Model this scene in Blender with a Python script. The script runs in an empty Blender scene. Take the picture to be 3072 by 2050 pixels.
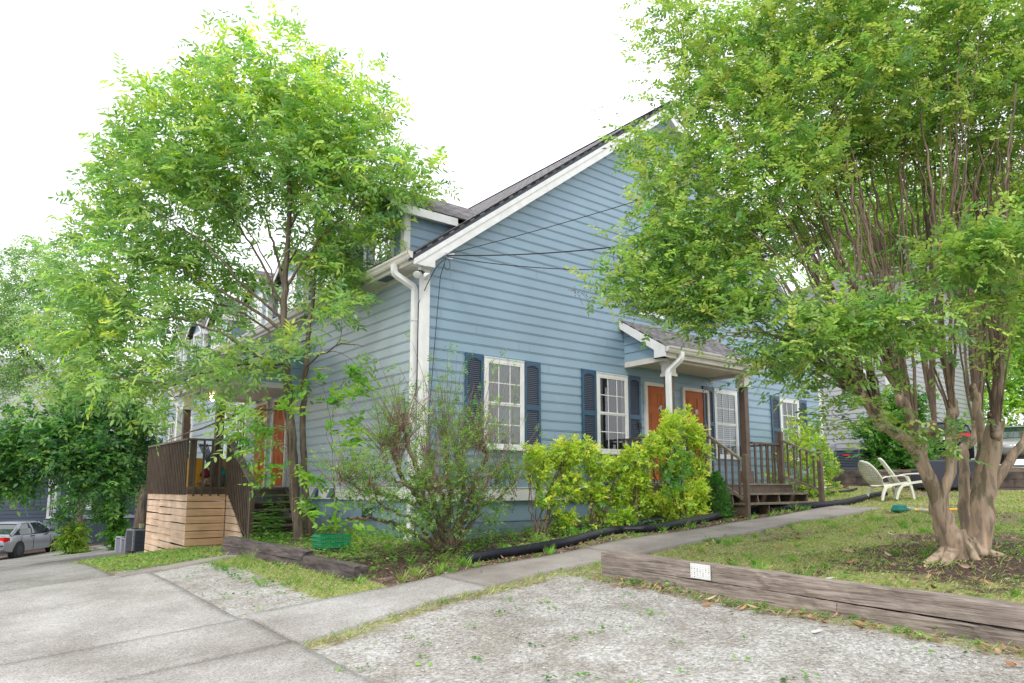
import bpy, math, random
import numpy as np
from mathutils import Vector, Matrix
random.seed(7); RNG = np.random.default_rng(7)
SC = bpy.context.scene
COL = SC.collection
# ------------------------------------------------------------------ camera
# world frame: origin at the near corner of the blue house, +x along its gable wall, +y along its eave wall
ANG = math.atan(2734/2157.)
Fd = (math.sin(ANG), math.cos(ANG)); Ld = (-math.cos(ANG), math.sin(ANG))
CAMP = (-6.288, -10.4515, 1.5); PITCH = math.radians(7.6); FPX = 2138.
cd = bpy.data.cameras.new('camera'); cam = bpy.data.objects.new('camera', cd); COL.objects.link(cam); SC.camera = cam
cam.location = CAMP
cd.sensor_width = 36; cd.lens = FPX/3072*36; cd.shift_y = 154/3072.; cd.clip_end = 1500; cd.clip_start = .05
view = Vector((Fd[1]*math.cos(PITCH), Ld[1]*math.cos(PITCH), math.sin(PITCH)))
cam.rotation_euler = view.to_track_quat('-Z', 'Y').to_euler()
# ------------------------------------------------------------------ world and sun
SUN_EL, SUN_AZ = math.radians(52), math.radians(235)   # azimuth as compass-like angle of the sun from +y, clockwise
w = bpy.data.worlds.new('World'); SC.world = w; w.use_nodes = True
nt = w.node_tree; nt.nodes.clear()
sky = nt.nodes.new('ShaderNodeTexSky'); sky.sky_type = 'NISHITA'; sky.sun_disc = False
sky.sun_elevation = SUN_EL; sky.sun_rotation = SUN_AZ; sky.dust_density = 5; sky.air_density = 1.2
mx = nt.nodes.new('ShaderNodeMixRGB'); mx.inputs[0].default_value = .93; mx.inputs[2].default_value = (9.6, 9.9, 10.3, 1)
# soft uneven overcast
tc = nt.nodes.new('ShaderNodeTexCoord'); nz = nt.nodes.new('ShaderNodeTexNoise'); nz.inputs['Scale'].default_value = 1.3
nz.inputs['Detail'].default_value = 3
cr = nt.nodes.new('ShaderNodeMapRange'); cr.inputs[1].default_value = .3; cr.inputs[2].default_value = .7
cr.inputs[3].default_value = .094; cr.inputs[4].default_value = .106
bg = nt.nodes.new('ShaderNodeBackground'); out = nt.nodes.new('ShaderNodeOutputWorld')
nt.links.new(sky.outputs[0], mx.inputs[1]); nt.links.new(mx.outputs[0], bg.inputs[0])
nt.links.new(tc.outputs['Generated'], nz.inputs['Vector']); nt.links.new(nz.outputs[0], cr.inputs[0]); nt.links.new(cr.outputs[0], bg.inputs[1])
nt.links.new(bg.outputs[0], out.inputs[0])
sl = bpy.data.lights.new('sun', 'SUN'); sl.energy = 1.1; sl.angle = math.radians(14); sl.color = (1, .96, .9)
so = bpy.data.objects.new('sun', sl); COL.objects.link(so)
sd = Vector((math.sin(SUN_AZ)*math.cos(SUN_EL), math.cos(SUN_AZ)*math.cos(SUN_EL), math.sin(SUN_EL)))
so.rotation_euler = sd.to_track_quat('Z', 'Y').to_euler()
SC.view_settings.view_transform = 'Standard'; SC.view_settings.look = 'None'; SC.view_settings.gamma = 1
SC.view_settings.exposure = .8
SC.cycles.max_bounces = 8; SC.cycles.transparent_max_bounces = 12
# ------------------------------------------------------------------ helpers
def PD(px, py, D):
    "world point seen at pixel px,py (3072 wide photo) at forward distance D from the camera"
    a = (px-1536)/FPX; b = (1179-py)/FPX
    X, Y, Z = a, math.cos(PITCH)-b*math.sin(PITCH), math.sin(PITCH)+b*math.cos(PITCH)
    k = D/Y; X, Y, Z = X*k, D, Z*k
    return np.array([CAMP[0]+X*Fd[0]+Y*Fd[1], CAMP[1]+X*Ld[0]+Y*Ld[1], CAMP[2]+Z])
def sm(t): t = np.clip(t, 0, 1); return t*t*(3-2*t)
_qy = np.array([-60, -10.45, -4, 0, 2, 3.5, 5.1, 8.66, 15, 25.5, 40, 90])
_qz = np.array([-1.2, -.28, -.087, .033, .06, .04, -.04, -.47, -.98, -1.53, -2.0, -2.6])
def H(x, y):
    "height of the bare ground"
    x = np.asarray(x, float); y = np.asarray(y, float)
    X = np.where(x < 0, np.where(x > -7, .08*(x+6.29), -.057+.05*(np.maximum(x, -14)+7)), .503+.077*np.minimum(x, 34)-.0009*np.minimum(x, 34)**2)
    Qg = np.interp(y, _qy, _qz)
    right = sm((x-5)/8)                      # the right side does not fall away behind the house
    Qg = Qg*(1-right*(y > 0)) + right*(y > 0)*(.033+.01*np.clip(y, 0, 40))
    Ql = -.087+.03*np.minimum(-4-y, 9)
    k = sm((x-.26)/.1)*(y < -4)
    Q = Qg*(1-k)+Ql*k
    step = .45*sm((x-15.05)/.15)*sm((y+14)/2)
    bed = .10*sm((x+2.02)/.1)*sm((y+1.9)/1.2)*sm((3.3-y)/.8)*sm((.2-x)/.5)
    bump = (.012*np.sin(x*2.1+1.3*y)+.01*np.sin(3.3*y-1.1*x))*sm((x+3.4)/1.5)*.8
    return X+Q+step+bed+bump*(1-sm((np.hypot(x, y)-60)/10))
def hz(x, y): return float(H(x, y))
ORG = {}
def setp(o, label=None, cat=None, group=None, kind=None):
    if label: o['label'] = label
    if cat: o['category'] = cat
    if group: o['group'] = group
    if kind: o['kind'] = kind
    return o
def thing(name, label, cat, loc=(0, 0, 0), group=None, rotz=0.):
    o = bpy.data.objects.new(name, None); COL.objects.link(o); o.location = loc; o.rotation_euler = (0, 0, rotz)
    o.empty_display_size = .2
    ORG[o.name] = tuple(loc); return setp(o, label, cat, group)
class MB:
    def __init__(s): s.v = []; s.f = []; s.n = 0
    def add(s, vs, fs):
        vs = [tuple(map(float, p)) for p in vs]
        s.v += vs; s.f += [tuple(i+s.n for i in f) for f in fs]; s.n += len(vs); return s
    def box(s, a, b, top=None, taper=0):
        x0, y0, z0 = a; x1, y1, z1 = b; t = taper
        return s.add([(x0, y0, z0), (x1, y0, z0), (x1, y1, z0), (x0, y1, z0), (x0+t, y0+t, z1), (x1-t, y0+t, z1), (x1-t, y1-t, z1), (x0+t, y1-t, z1)],
              [(3, 2, 1, 0), (4, 5, 6, 7), (0, 1, 5, 4), (1, 2, 6, 5), (2, 3, 7, 6), (3, 0, 4, 7)])
    def bar(s, p, q, wx, wz, up=(0, 0, 1)):
        "box of section wx (side) by wz (up) from p to q"
        p = Vector(p); q = Vector(q); d = (q-p).normalized(); u = Vector(up); sd_ = d.cross(u)
        if sd_.length < 1e-4: sd_ = Vector((1, 0, 0))
        sd_.normalize(); u = sd_.cross(d).normalized(); sd_ *= wx/2; u *= wz/2
        vs = [p-sd_-u, p+sd_-u, p+sd_+u, p-sd_+u, q-sd_-u, q+sd_-u, q+sd_+u, q-sd_+u]
        return s.add(vs, [(0, 1, 2, 3), (7, 6, 5, 4), (4, 5, 1, 0), (5, 6, 2, 1), (6, 7, 3, 2), (7, 4, 0, 3)])
    def tube(s, pts, r, seg=8, cap=True, rot=0.):
        pts = [Vector(map(float, p)) for p in pts]; n = len(pts)
        rs = [r]*n if np.isscalar(r) else list(r)
        ref = Vector((0, 0, 1)); d0 = (pts[1]-pts[0]).normalized()
        if abs(d0.dot(ref)) > .9: ref = Vector((1, 0, 0))
        vs = []; a = None
        for i in range(n):
            d = (pts[min(i+1, n-1)]-pts[max(i-1, 0)])
            d = d.normalized() if d.length > 1e-9 else d0
            a = (ref-d*ref.dot(d)).normalized(); ref = a; b = d.cross(a)
            for k in range(seg):
                t = 2*math.pi*k/seg+rot; vs.append(pts[i]+(a*math.cos(t)+b*math.sin(t))*rs[i])
        fs = [(i*seg+k, i*seg+(k+1) % seg, (i+1)*seg+(k+1) % seg, (i+1)*seg+k) for i in range(n-1) for k in range(seg)]
        if cap: fs += [tuple(range(seg-1, -1, -1)), tuple((n-1)*seg+k for k in range(seg))]
        return s.add(vs, fs)
    def prism(s, poly, d):
        "polygon (3D points) extruded by vector d"
        n = len(poly); P = [Vector(p) for p in poly]; d = Vector(d)
        return s.add(P+[p+d for p in P], [tuple(range(n-1, -1, -1)), tuple(range(n, 2*n))]+[(i, (i+1) % n, (i+1) % n+n, i+n) for i in range(n)])
    def lathe(s, prof, c=(0, 0, 0), seg=16):
        vs = [(c[0]+r*math.cos(2*math.pi*k/seg), c[1]+r*math.sin(2*math.pi*k/seg), c[2]+z) for r, z in prof for k in range(seg)]
        n = len(prof)
        fs = [(i*seg+k, i*seg+(k+1) % seg, (i+1)*seg+(k+1) % seg, (i+1)*seg+k) for i in range(n-1) for k in range(seg)]
        fs += [tuple(range(seg-1, -1, -1)), tuple((n-1)*seg+k for k in range(seg))]
        return s.add(vs, fs)
    def build(s, name, mat, parent=None, local=False, smooth=False, bevel=0):
        off = (0, 0, 0)
        if parent is not None and not local: off = ORG[parent.name]
        me = bpy.data.meshes.new(name)
        me.from_pydata([(x-off[0], y-off[1], z-off[2]) for x, y, z in s.v], [], s.f); me.materials.append(mat)
        if smooth:
            me.polygons.foreach_set('use_smooth', [True]*len(me.polygons))
            try: me.set_sharp_from_angle(angle=math.radians(40))
            except Exception: pass
        me.update()
        o = bpy.data.objects.new(name, me); COL.objects.link(o)
        if parent is not None:
            o.parent = parent; ORG[o.name] = off
        else: ORG[o.name] = (0, 0, 0)
        if bevel:
            m = o.modifiers.new('bevel', 'BEVEL'); m.width = bevel; m.segments = 2; m.limit_method = 'ANGLE'
        return o
def np_mesh(name, V, Fq, mat, parent=None, col=None, smooth=False, k=4):
    "fast mesh from numpy: V (n,3), Fq (m,k), optional per-vertex colour"
    off = np.array(ORG[parent.name]) if parent is not None else np.zeros(3)
    me = bpy.data.meshes.new(name); V = np.asarray(V, np.float32)-off.astype(np.float32); Fq = np.asarray(Fq, np.int32)
    me.vertices.add(len(V)); me.vertices.foreach_set('co', V.ravel())
    me.loops.add(Fq.size); me.loops.foreach_set('vertex_index', Fq.ravel())
    me.polygons.add(len(Fq)); me.polygons.foreach_set('loop_start', np.arange(len(Fq), dtype=np.int32)*k)
    me.polygons.foreach_set('loop_total', np.full(len(Fq), k, np.int32))
    if smooth: me.polygons.foreach_set('use_smooth', np.ones(len(Fq), bool))
    me.update(calc_edges=True); me.validate()
    if col is not None:
        a = me.color_attributes.new('tint', 'FLOAT_COLOR', 'POINT')
        c = np.ones((len(V), 4), np.float32); c[:, :3] = col; a.data.foreach_set('color', c.ravel())
    me.materials.append(mat)
    o = bpy.data.objects.new(name, me); COL.objects.link(o)
    if parent is not None: o.parent = parent; ORG[o.name] = tuple(off)
    return o
# ------------------------------------------------------------------ materials
def nodes(m): return m.node_tree.nodes, m.node_tree.links
def mat(name, col, rough=.6, metal=0, spec=.5, noise=0, nscale=8, bump=0, bscale=40, stretch=(1, 1, 1), emit=0, col2=None, detail=4):
    m = bpy.data.materials.new(name); m.use_nodes = True; N, L = nodes(m)
    p = N['Principled BSDF']; p.inputs['Base Color'].default_value = (*col, 1); p.inputs['Roughness'].default_value = rough
    p.inputs['Metallic'].default_value = metal; p.inputs['Specular IOR Level'].default_value = spec
    if emit: p.inputs['Emission Color'].default_value = (*col, 1); p.inputs['Emission Strength'].default_value = emit
    if noise or bump or col2:
        tc = N.new('ShaderNodeTexCoord'); mp = N.new('ShaderNodeMapping'); mp.inputs['Scale'].default_value = stretch
        L.new(tc.outputs['Object'], mp.inputs[0])
    if noise or col2:
        n = N.new('ShaderNodeTexNoise'); n.inputs['Scale'].default_value = nscale; n.inputs['Detail'].default_value = detail
        L.new(mp.outputs[0], n.inputs['Vector'])
        r = N.new('ShaderNodeValToRGB'); r.color_ramp.elements[0].position = .35; r.color_ramp.elements[1].position = .65
        c2 = col2 or tuple(c*(1-noise) for c in col)
        r.color_ramp.elements[0].color = (*c2, 1); r.color_ramp.elements[1].color = (*[min(1, c*(1+noise*.5)) for c in col], 1)
        L.new(n.outputs[0], r.inputs[0]); L.new(r.outputs[0], p.inputs['Base Color'])
    if bump:
        n = N.new('ShaderNodeTexNoise'); n.inputs['Scale'].default_value = bscale; n.inputs['Detail'].default_value = 3
        L.new(mp.outputs[0], n.inputs['Vector']); b = N.new('ShaderNodeBump'); b.inputs['Strength'].default_value = bump; b.inputs['Distance'].default_value = .01
        L.new(n.outputs[0], b.inputs['Height']); L.new(b.outputs[0], p.inputs['Normal'])
    return m
def leafmat(name, trans=.35, rough=.45, tscale=1.25):
    m = bpy.data.materials.new(name); m.use_nodes = True; N, L = nodes(m); N.clear()
    a = N.new('ShaderNodeAttribute'); a.attribute_name = 'tint'
    p = N.new('ShaderNodeBsdfPrincipled'); p.inputs['Roughness'].default_value = rough; p.inputs['Specular IOR Level'].default_value = .4
    t = N.new('ShaderNodeBsdfTranslucent'); g = N.new('ShaderNodeMixRGB'); g.blend_type = 'MULTIPLY'; g.inputs[0].default_value = 1
    g.inputs[2].default_value = (tscale*.95, tscale*1.12, tscale*.6, 1)
    ms = N.new('ShaderNodeMixShader'); ms.inputs[0].default_value = trans; o = N.new('ShaderNodeOutputMaterial')
    L.new(a.outputs['Color'], p.inputs['Base Color']); L.new(a.outputs['Color'], g.inputs[1]); L.new(g.outputs[0], t.inputs[0])
    L.new(p.outputs[0], ms.inputs[1]); L.new(t.outputs[0], ms.inputs[2]); L.new(ms.outputs[0], o.inputs[0])
    return m
def siding_mat(name, col, rough=.42):
    m = bpy.data.materials.new(name); m.use_nodes = True; N, L = nodes(m); p = N['Principled BSDF']
    p.inputs['Roughness'].default_value = rough
    tc = N.new('ShaderNodeTexCoord')
    mp = N.new('ShaderNodeMapping'); mp.inputs['Scale'].default_value = (9, 9, 60); L.new(tc.outputs['Object'], mp.inputs[0])
    n = N.new('ShaderNodeTexNoise'); n.inputs['Scale'].default_value = 1.6; n.inputs['Detail'].default_value = 3; n.inputs['Distortion'].default_value = 1.5
    L.new(mp.outputs[0], n.inputs['Vector'])
    b = N.new('ShaderNodeBump'); b.inputs['Strength'].default_value = .22; b.inputs['Distance'].default_value = .003
    L.new(n.outputs[0], b.inputs['Height']); L.new(b.outputs[0], p.inputs['Normal'])
    n2 = N.new('ShaderNodeTexNoise'); n2.inputs['Scale'].default_value = .7; n2.inputs['Detail'].default_value = 5
    L.new(tc.outputs['Object'], n2.inputs['Vector'])
    r = N.new('ShaderNodeValToRGB'); r.color_ramp.elements[0].position = .3; r.color_ramp.elements[1].position = .7
    r.color_ramp.elements[0].color = (*[c*.9 for c in col], 1); r.color_ramp.elements[1].color = (*[c*1.08 for c in col], 1)
    L.new(n2.outputs[0], r.inputs[0]); L.new(r.outputs[0], p.inputs['Base Color'])
    return m
def shingle_mat(name, c1, c2):
    m = bpy.data.materials.new(name); m.use_nodes = True; N, L = nodes(m); p = N['Principled BSDF']; p.inputs['Roughness'].default_value = .9
    uv = N.new('ShaderNodeUVMap'); uv.uv_map = 'UVMap'
    b = N.new('ShaderNodeTexBrick'); b.inputs['Scale'].default_value = 1; b.inputs['Brick Width'].default_value = .26; b.inputs['Row Height'].default_value = .14
    b.inputs['Mortar Size'].default_value = .012; b.inputs['Color1'].default_value = (*c1, 1); b.inputs['Color2'].default_value = (*c2, 1)
    b.inputs['Mortar'].default_value = (.04, .04, .045, 1); L.new(uv.outputs[0], b.inputs['Vector'])
    n = N.new('ShaderNodeTexNoise'); n.inputs['Scale'].default_value = 60; mm = N.new('ShaderNodeMixRGB'); mm.blend_type = 'MULTIPLY'; mm.inputs[0].default_value = .5
    L.new(uv.outputs[0], n.inputs['Vector']); L.new(b.outputs[0], mm.inputs[1]); L.new(n.outputs[0], mm.inputs[2]); L.new(mm.outputs[0], p.inputs['Base Color'])
    bp = N.new('ShaderNodeBump'); bp.inputs['Strength'].default_value = .8; bp.inputs['Distance'].default_value = .01; bp.invert = True
    L.new(b.outputs['Fac'], bp.inputs['Height']); L.new(bp.outputs[0], p.inputs['Normal'])
    return m
def wood_mat(name, c1, c2, axis='x', scale=1., rough=.75, bump=.5, dark=None):
    "grain runs along the given local axis"
    m = bpy.data.materials.new(name); m.use_nodes = True; N, L = nodes(m); p = N['Principled BSDF']; p.inputs['Roughness'].default_value = rough
    tc = N.new('ShaderNodeTexCoord'); mp = N.new('ShaderNodeMapping'); s = [22*scale]*3; s['xyz'.index(axis)] = 1.2*scale
    mp.inputs['Scale'].default_value = s; L.new(tc.outputs['Object'], mp.inputs[0])
    n = N.new('ShaderNodeTexNoise'); n.inputs['Scale'].default_value = 1; n.inputs['Detail'].default_value = 6; n.inputs['Roughness'].default_value = .65; n.inputs['Distortion'].default_value = .6
    L.new(mp.outputs[0], n.inputs['Vector']); r = N.new('ShaderNodeValToRGB')
    e = r.color_ramp.elements; e[0].position = .36; e[0].color = (*c1, 1); e[1].position = .62; e[1].color = (*c2, 1)
    if dark: d = e.new(.3); d.color = (*dark, 1)
    L.new(n.outputs[0], r.inputs[0])
    n2 = N.new('ShaderNodeTexNoise'); n2.inputs['Scale'].default_value = 1.7; n2.inputs['Detail'].default_value = 3; L.new(tc.outputs['Object'], n2.inputs['Vector'])
    mr = N.new('ShaderNodeMapRange'); mr.inputs[1].default_value = .3; mr.inputs[2].default_value = .7; mr.inputs[3].default_value = .75; mr.inputs[4].default_value = 1.2
    L.new(n2.outputs[0], mr.inputs[0]); mm = N.new('ShaderNodeMixRGB'); mm.blend_type = 'MULTIPLY'; mm.inputs[0].default_value = 1
    L.new(r.outputs[0], mm.inputs[1]); L.new(mr.outputs[0], mm.inputs[2]); L.new(mm.outputs[0], p.inputs['Base Color'])
    b = N.new('ShaderNodeBump'); b.inputs['Strength'].default_value = bump; b.inputs['Distance'].default_value = .012; L.new(n.outputs[0], b.inputs['Height']); L.new(b.outputs[0], p.inputs['Normal'])
    return m
def glass_mat(name, tint=(.9, .95, 1), refl=.3):
    m = bpy.data.materials.new(name); m.use_nodes = True; N, L = nodes(m); N.clear()
    t = N.new('ShaderNodeBsdfTransparent'); t.inputs[0].default_value = (*tint, 1); g = N.new('ShaderNodeBsdfGlossy'); g.inputs['Roughness'].default_value = .03
    f = N.new('ShaderNodeFresnel'); f.inputs[0].default_value = 1.5; a = N.new('ShaderNodeMath'); a.operation = 'ADD'; a.inputs[1].default_value = refl; a.use_clamp = True
    ms = N.new('ShaderNodeMixShader'); o = N.new('ShaderNodeOutputMaterial')
    L.new(f.outputs[0], a.inputs[0]); L.new(a.outputs[0], ms.inputs[0]); L.new(t.outputs[0], ms.inputs[1]); L.new(g.outputs[0], ms.inputs[2]); L.new(ms.outputs[0], o.inputs[0])
    return m
M = {}
M['blue'] = siding_mat('blue_siding', (.23, .335, .425))
M['skylit_blue'] = siding_mat('skylit_blue_siding', (.355, .42, .48), .35)  # eave wall copy of the blue: sky sheen painted in as paler, greyer colour
M['grey_siding'] = siding_mat('grey_siding', (.42, .43, .45))
M['slate_siding'] = siding_mat('slate_siding', (.075, .095, .14))
M['white'] = mat('white_paint', (.74, .74, .73), .45, noise=.08, nscale=5)
M['offwhite'] = mat('soffit_paint', (.62, .59, .54), .55, noise=.1, nscale=4)
M['shutter'] = mat('blue_shutter', (.02, .075, .14), .4, noise=.12)
M['louvre'] = mat('shutter_louvre', (.06, .075, .11), .4)
M['foundation'] = mat('foundation_paint', (.19, .27, .33), .7, noise=.25, nscale=3, bump=.3, bscale=30)
M['door'] = mat('orange_door', (.40, .10, .018), .55, spec=.25, noise=.1, nscale=3)
M['brown'] = mat('brown_stain', (.105, .072, .052), .55, noise=.25, nscale=6, bump=.2, bscale=30)
M['tread'] = mat('weathered_tread', (.17, .135, .1), .75, noise=.35, nscale=6, bump=.3, bscale=40, col2=(.10, .095, .06))
M['cedar_y'] = wood_mat('pale_board_y', (.56, .37, .25), (.74, .54, .40), 'y', .8, .7, .25)
M['cedar_x'] = wood_mat('pale_board_x', (.55, .33, .19), (.72, .47, .29), 'x', .8, .7, .25)
M['tie'] = wood_mat('weathered_timber', (.15, .115, .095), (.36, .30, .26), 'y', 1.7, .9, 1., dark=(.06, .045, .04))
M['tie_dark'] = wood_mat('creosote_timber', (.05, .038, .038), (.15, .12, .115), 'y', .8, .9, 1., dark=(.02, .015, .015))
M['roof'] = shingle_mat('grey_shingles', (.16, .145, .155), (.30, .28, .29))
M['roof_far'] = mat('pale_shingles', (.33, .33, .32), .9, noise=.2, nscale=6)
M['drip'] = mat('dark_drip_edge', (.03, .04, .06), .5)
M['glass'] = glass_mat('window_glass', refl=.09)
M['curtain'] = mat('white_curtain', (.38, .39, .39), .9, noise=.25, nscale=3)
M['blind'] = mat('pale_blind', (.42, .44, .42), .8)
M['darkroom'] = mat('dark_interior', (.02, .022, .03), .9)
M['darkcurtain'] = mat('dark_curtain', (.045, .05, .075), .9)
M['bark'] = wood_mat('grey_brown_bark', (.07, .05, .035), (.19, .145, .11), 'z', 1.3, .9, .8)
def bark2(name):
    m = wood_mat(name, (.26, .20, .145), (.48, .385, .30), 'z', .5, .75, .35, dark=(.15, .11, .08)); N, L = nodes(m); p = N['Principled BSDF']
    src = p.inputs['Base Color'].links[0].from_socket; tc = N.new('ShaderNodeTexCoord'); mp = N.new('ShaderNodeMapping'); mp.inputs['Scale'].default_value = (7, 7, 2.2); L.new(tc.outputs['Object'], mp.inputs[0])
    n = N.new('ShaderNodeTexNoise'); n.inputs['Scale'].default_value = 1; n.inputs['Detail'].default_value = 5; L.new(mp.outputs[0], n.inputs['Vector'])
    r = N.new('ShaderNodeValToRGB'); e = r.color_ramp.elements; e[0].position = .40; e[0].color = (.50, .50, .40, 1); e[1].position = .47; e[1].color = (1, .97, .93, 1); x = e.new(.58); x.color = (1.1, .98, .88, 1); x = e.new(.62); x.color = (.72, .70, .68, 1)
    r.color_ramp.interpolation = 'EASE'; L.new(n.outputs[0], r.inputs[0]); mm = N.new('ShaderNodeMixRGB'); mm.blend_type = 'MULTIPLY'; mm.inputs[0].default_value = 1; L.new(src, mm.inputs[1]); L.new(r.outputs[0], mm.inputs[2]); L.new(mm.outputs[0], p.inputs['Base Color']); return m
M['crepe'] = bark2('smooth_tan_bark')
M['crepestem'] = wood_mat('brown_stem_bark', (.10, .07, .05), (.27, .19, .14), 'z', .8, .8, .4)
M['twig'] = mat('twig_bark', (.11, .07, .05), .9, noise=.3, nscale=10)
M['twig2'] = mat('shrub_bark', (.20, .145, .105), .9, noise=.5, nscale=14, bump=.6, bscale=60)
M['leaf'] = leafmat('leaf', .5, .4); M['leafgloss'] = leafmat('glossy_leaf', .42, .33)
M['grassm'] = leafmat('grass_blades', .25, .7)
M['dry'] = leafmat('dry_leaves', .1, .8, 1)
M['black'] = mat('black_plastic', (.012, .014, .022), .38, noise=.3, nscale=4)
M['wire'] = mat('cable_black', (.01, .01, .012), .5)
M['metal'] = mat('galvanised', (.55, .56, .58), .4, .6)
M['green'] = mat('green_plastic', (.005, .22, .09), .4)
M['rubber'] = mat('tyre_rubber', (.018, .018, .02), .8)
M['concrete_old'] = mat('old_block', (.12, .09, .08), .9, noise=.6, nscale=3, bump=.6, bscale=25, col2=(.05, .04, .038))
M['acgrey'] = mat('grey_enamel', (.36, .37, .42), .45); M['acdark'] = mat('dark_grille', (.035, .037, .045), .5)
M['acslate'] = mat('blue_grey_enamel', (.10, .12, .155), .45)
M['red'] = mat('red_label', (.6, .03, .05), .5)
M['resin'] = mat('yellowed_resin', (.72, .72, .62), .5, noise=.1, nscale=4)
M['wicker'] = mat('navy_wicker', (.025, .03, .05), .5)
def shell_bumps(m, sx, sy):
    N, L = nodes(m); tc = N.new('ShaderNodeTexCoord'); mp = N.new('ShaderNodeMapping'); mp.inputs['Scale'].default_value = (sx, sx, sy)
    L.new(tc.outputs['Object'], mp.inputs[0]); c = N.new('ShaderNodeTexVoronoi'); c.inputs['Scale'].default_value = 1; L.new(mp.outputs[0], c.inputs['Vector'])
    b = N.new('ShaderNodeBump'); b.inputs['Strength'].default_value = .8; b.inputs['Distance'].default_value = .01; L.new(c.outputs['Distance'], b.inputs['Height'])
    L.new(b.outputs[0], N['Principled BSDF'].inputs['Normal'])
shell_bumps(M['wicker'], 45, 45)
# ground: per-vertex cover (R grass, G pale gravel, B dark mulch) over earth
def ground_mat():
    m = bpy.data.materials.new('ground_cover'); m.use_nodes = True; N, L = nodes(m); p = N['Principled BSDF']; p.inputs['Roughness'].default_value = .95
    p.inputs['Specular IOR Level'].default_value = .2
    tc = N.new('ShaderNodeTexCoord'); at = N.new('ShaderNodeAttribute'); at.attribute_name = 'tint'; sp = N.new('ShaderNodeSeparateColor'); L.new(at.outputs[0], sp.inputs[0])
    def noise(s, d=4):
        n = N.new('ShaderNodeTexNoise'); n.inputs['Scale'].default_value = s; n.inputs['Detail'].default_value = d; n.inputs['Roughness'].default_value = .65; L.new(tc.outputs['Object'], n.inputs['Vector']); return n
    def ramp(src, *st):
        r = N.new('ShaderNodeValToRGB'); e = r.color_ramp.elements
        e[0].position, e[0].color = st[0][0], (*st[0][1], 1); e[1].position, e[1].color = st[-1][0], (*st[-1][1], 1)
        for q, c in st[1:-1]: x = e.new(q); x.color = (*c, 1)
        L.new(src, r.inputs[0]); return r.outputs[0]
    nb, nf, nm = noise(1.6), noise(22, 5), noise(6)
    earth = ramp(nf.outputs[0], (.3, (.10, .07, .05)), (.5, (.2, .155, .11)), (.7, (.33, .27, .21)))
    grass = ramp(nf.outputs[0], (.3, (.12, .13, .04)), (.5, (.27, .27, .10)), (.7, (.46, .42, .23)))
    mulch = ramp(nf.outputs[0], (.35, (.035, .022, .018)), (.55, (.10, .065, .05)), (.7, (.22, .15, .12)))
    v = N.new('ShaderNodeTexVoronoi'); v.inputs['Scale'].default_value = 42; L.new(tc.outputs['Object'], v.inputs['Vector'])
    vs = N.new('ShaderNodeSeparateColor'); L.new(v.outputs['Color'], vs.inputs[0])
    grav = ramp(vs.outputs[0], (.0, (.29, .275, .255)), (.5, (.40, .385, .365)), (1, (.55, .54, .52)))
    dirtg = ramp(nb.outputs[0], (.40, (1.05, 1.05, 1.05)), (.6, (.74, .70, .66))); gm = N.new('ShaderNodeMixRGB'); gm.blend_type = 'MULTIPLY'; gm.inputs[0].default_value = 1
    L.new(grav, gm.inputs[1]); L.new(dirtg, gm.inputs[2])
    def mask(ch, n, k=1.6):
        a = N.new('ShaderNodeMath'); a.operation = 'SUBTRACT'; L.new(sp.outputs[ch], a.inputs[0])
        i = N.new('ShaderNodeMath'); i.operation = 'SUBTRACT'; i.inputs[0].default_value = 1.0; L.new(n.outputs[0], i.inputs[1]); L.new(i.outputs[0], a.inputs[1])
        b = N.new('ShaderNodeMath'); b.operation = 'MULTIPLY_ADD'; b.inputs[1].default_value = k*3; b.inputs[2].default_value = .5; b.use_clamp = True; L.new(a.outputs[0], b.inputs[0]); return b.outputs[0]
    cur = earth
    for ch, c, n in ((0, grass, nm), (2, mulch, nm), (1, gm.outputs[0], nm)):
        x = N.new('ShaderNodeMixRGB'); L.new(mask(ch, n), x.inputs[0]); L.new(cur, x.inputs[1]); L.new(c, x.inputs[2]); cur = x.outputs[0]
    L.new(cur, p.inputs['Base Color'])
    b = N.new('ShaderNodeBump'); b.inputs['Strength'].default_value = .9; b.inputs['Distance'].default_value = .02; L.new(nf.outputs[0], b.inputs['Height'])
    b2 = N.new('ShaderNodeBump'); b2.inputs['Strength'].default_value = .6; b2.inputs['Distance'].default_value = .008; b2.invert = True
    L.new(v.outputs['Distance'], b2.inputs['Height']); L.new(b.outputs[0], b2.inputs['Normal']); L.new(b2.outputs[0], p.inputs['Normal'])
    return m
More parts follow.
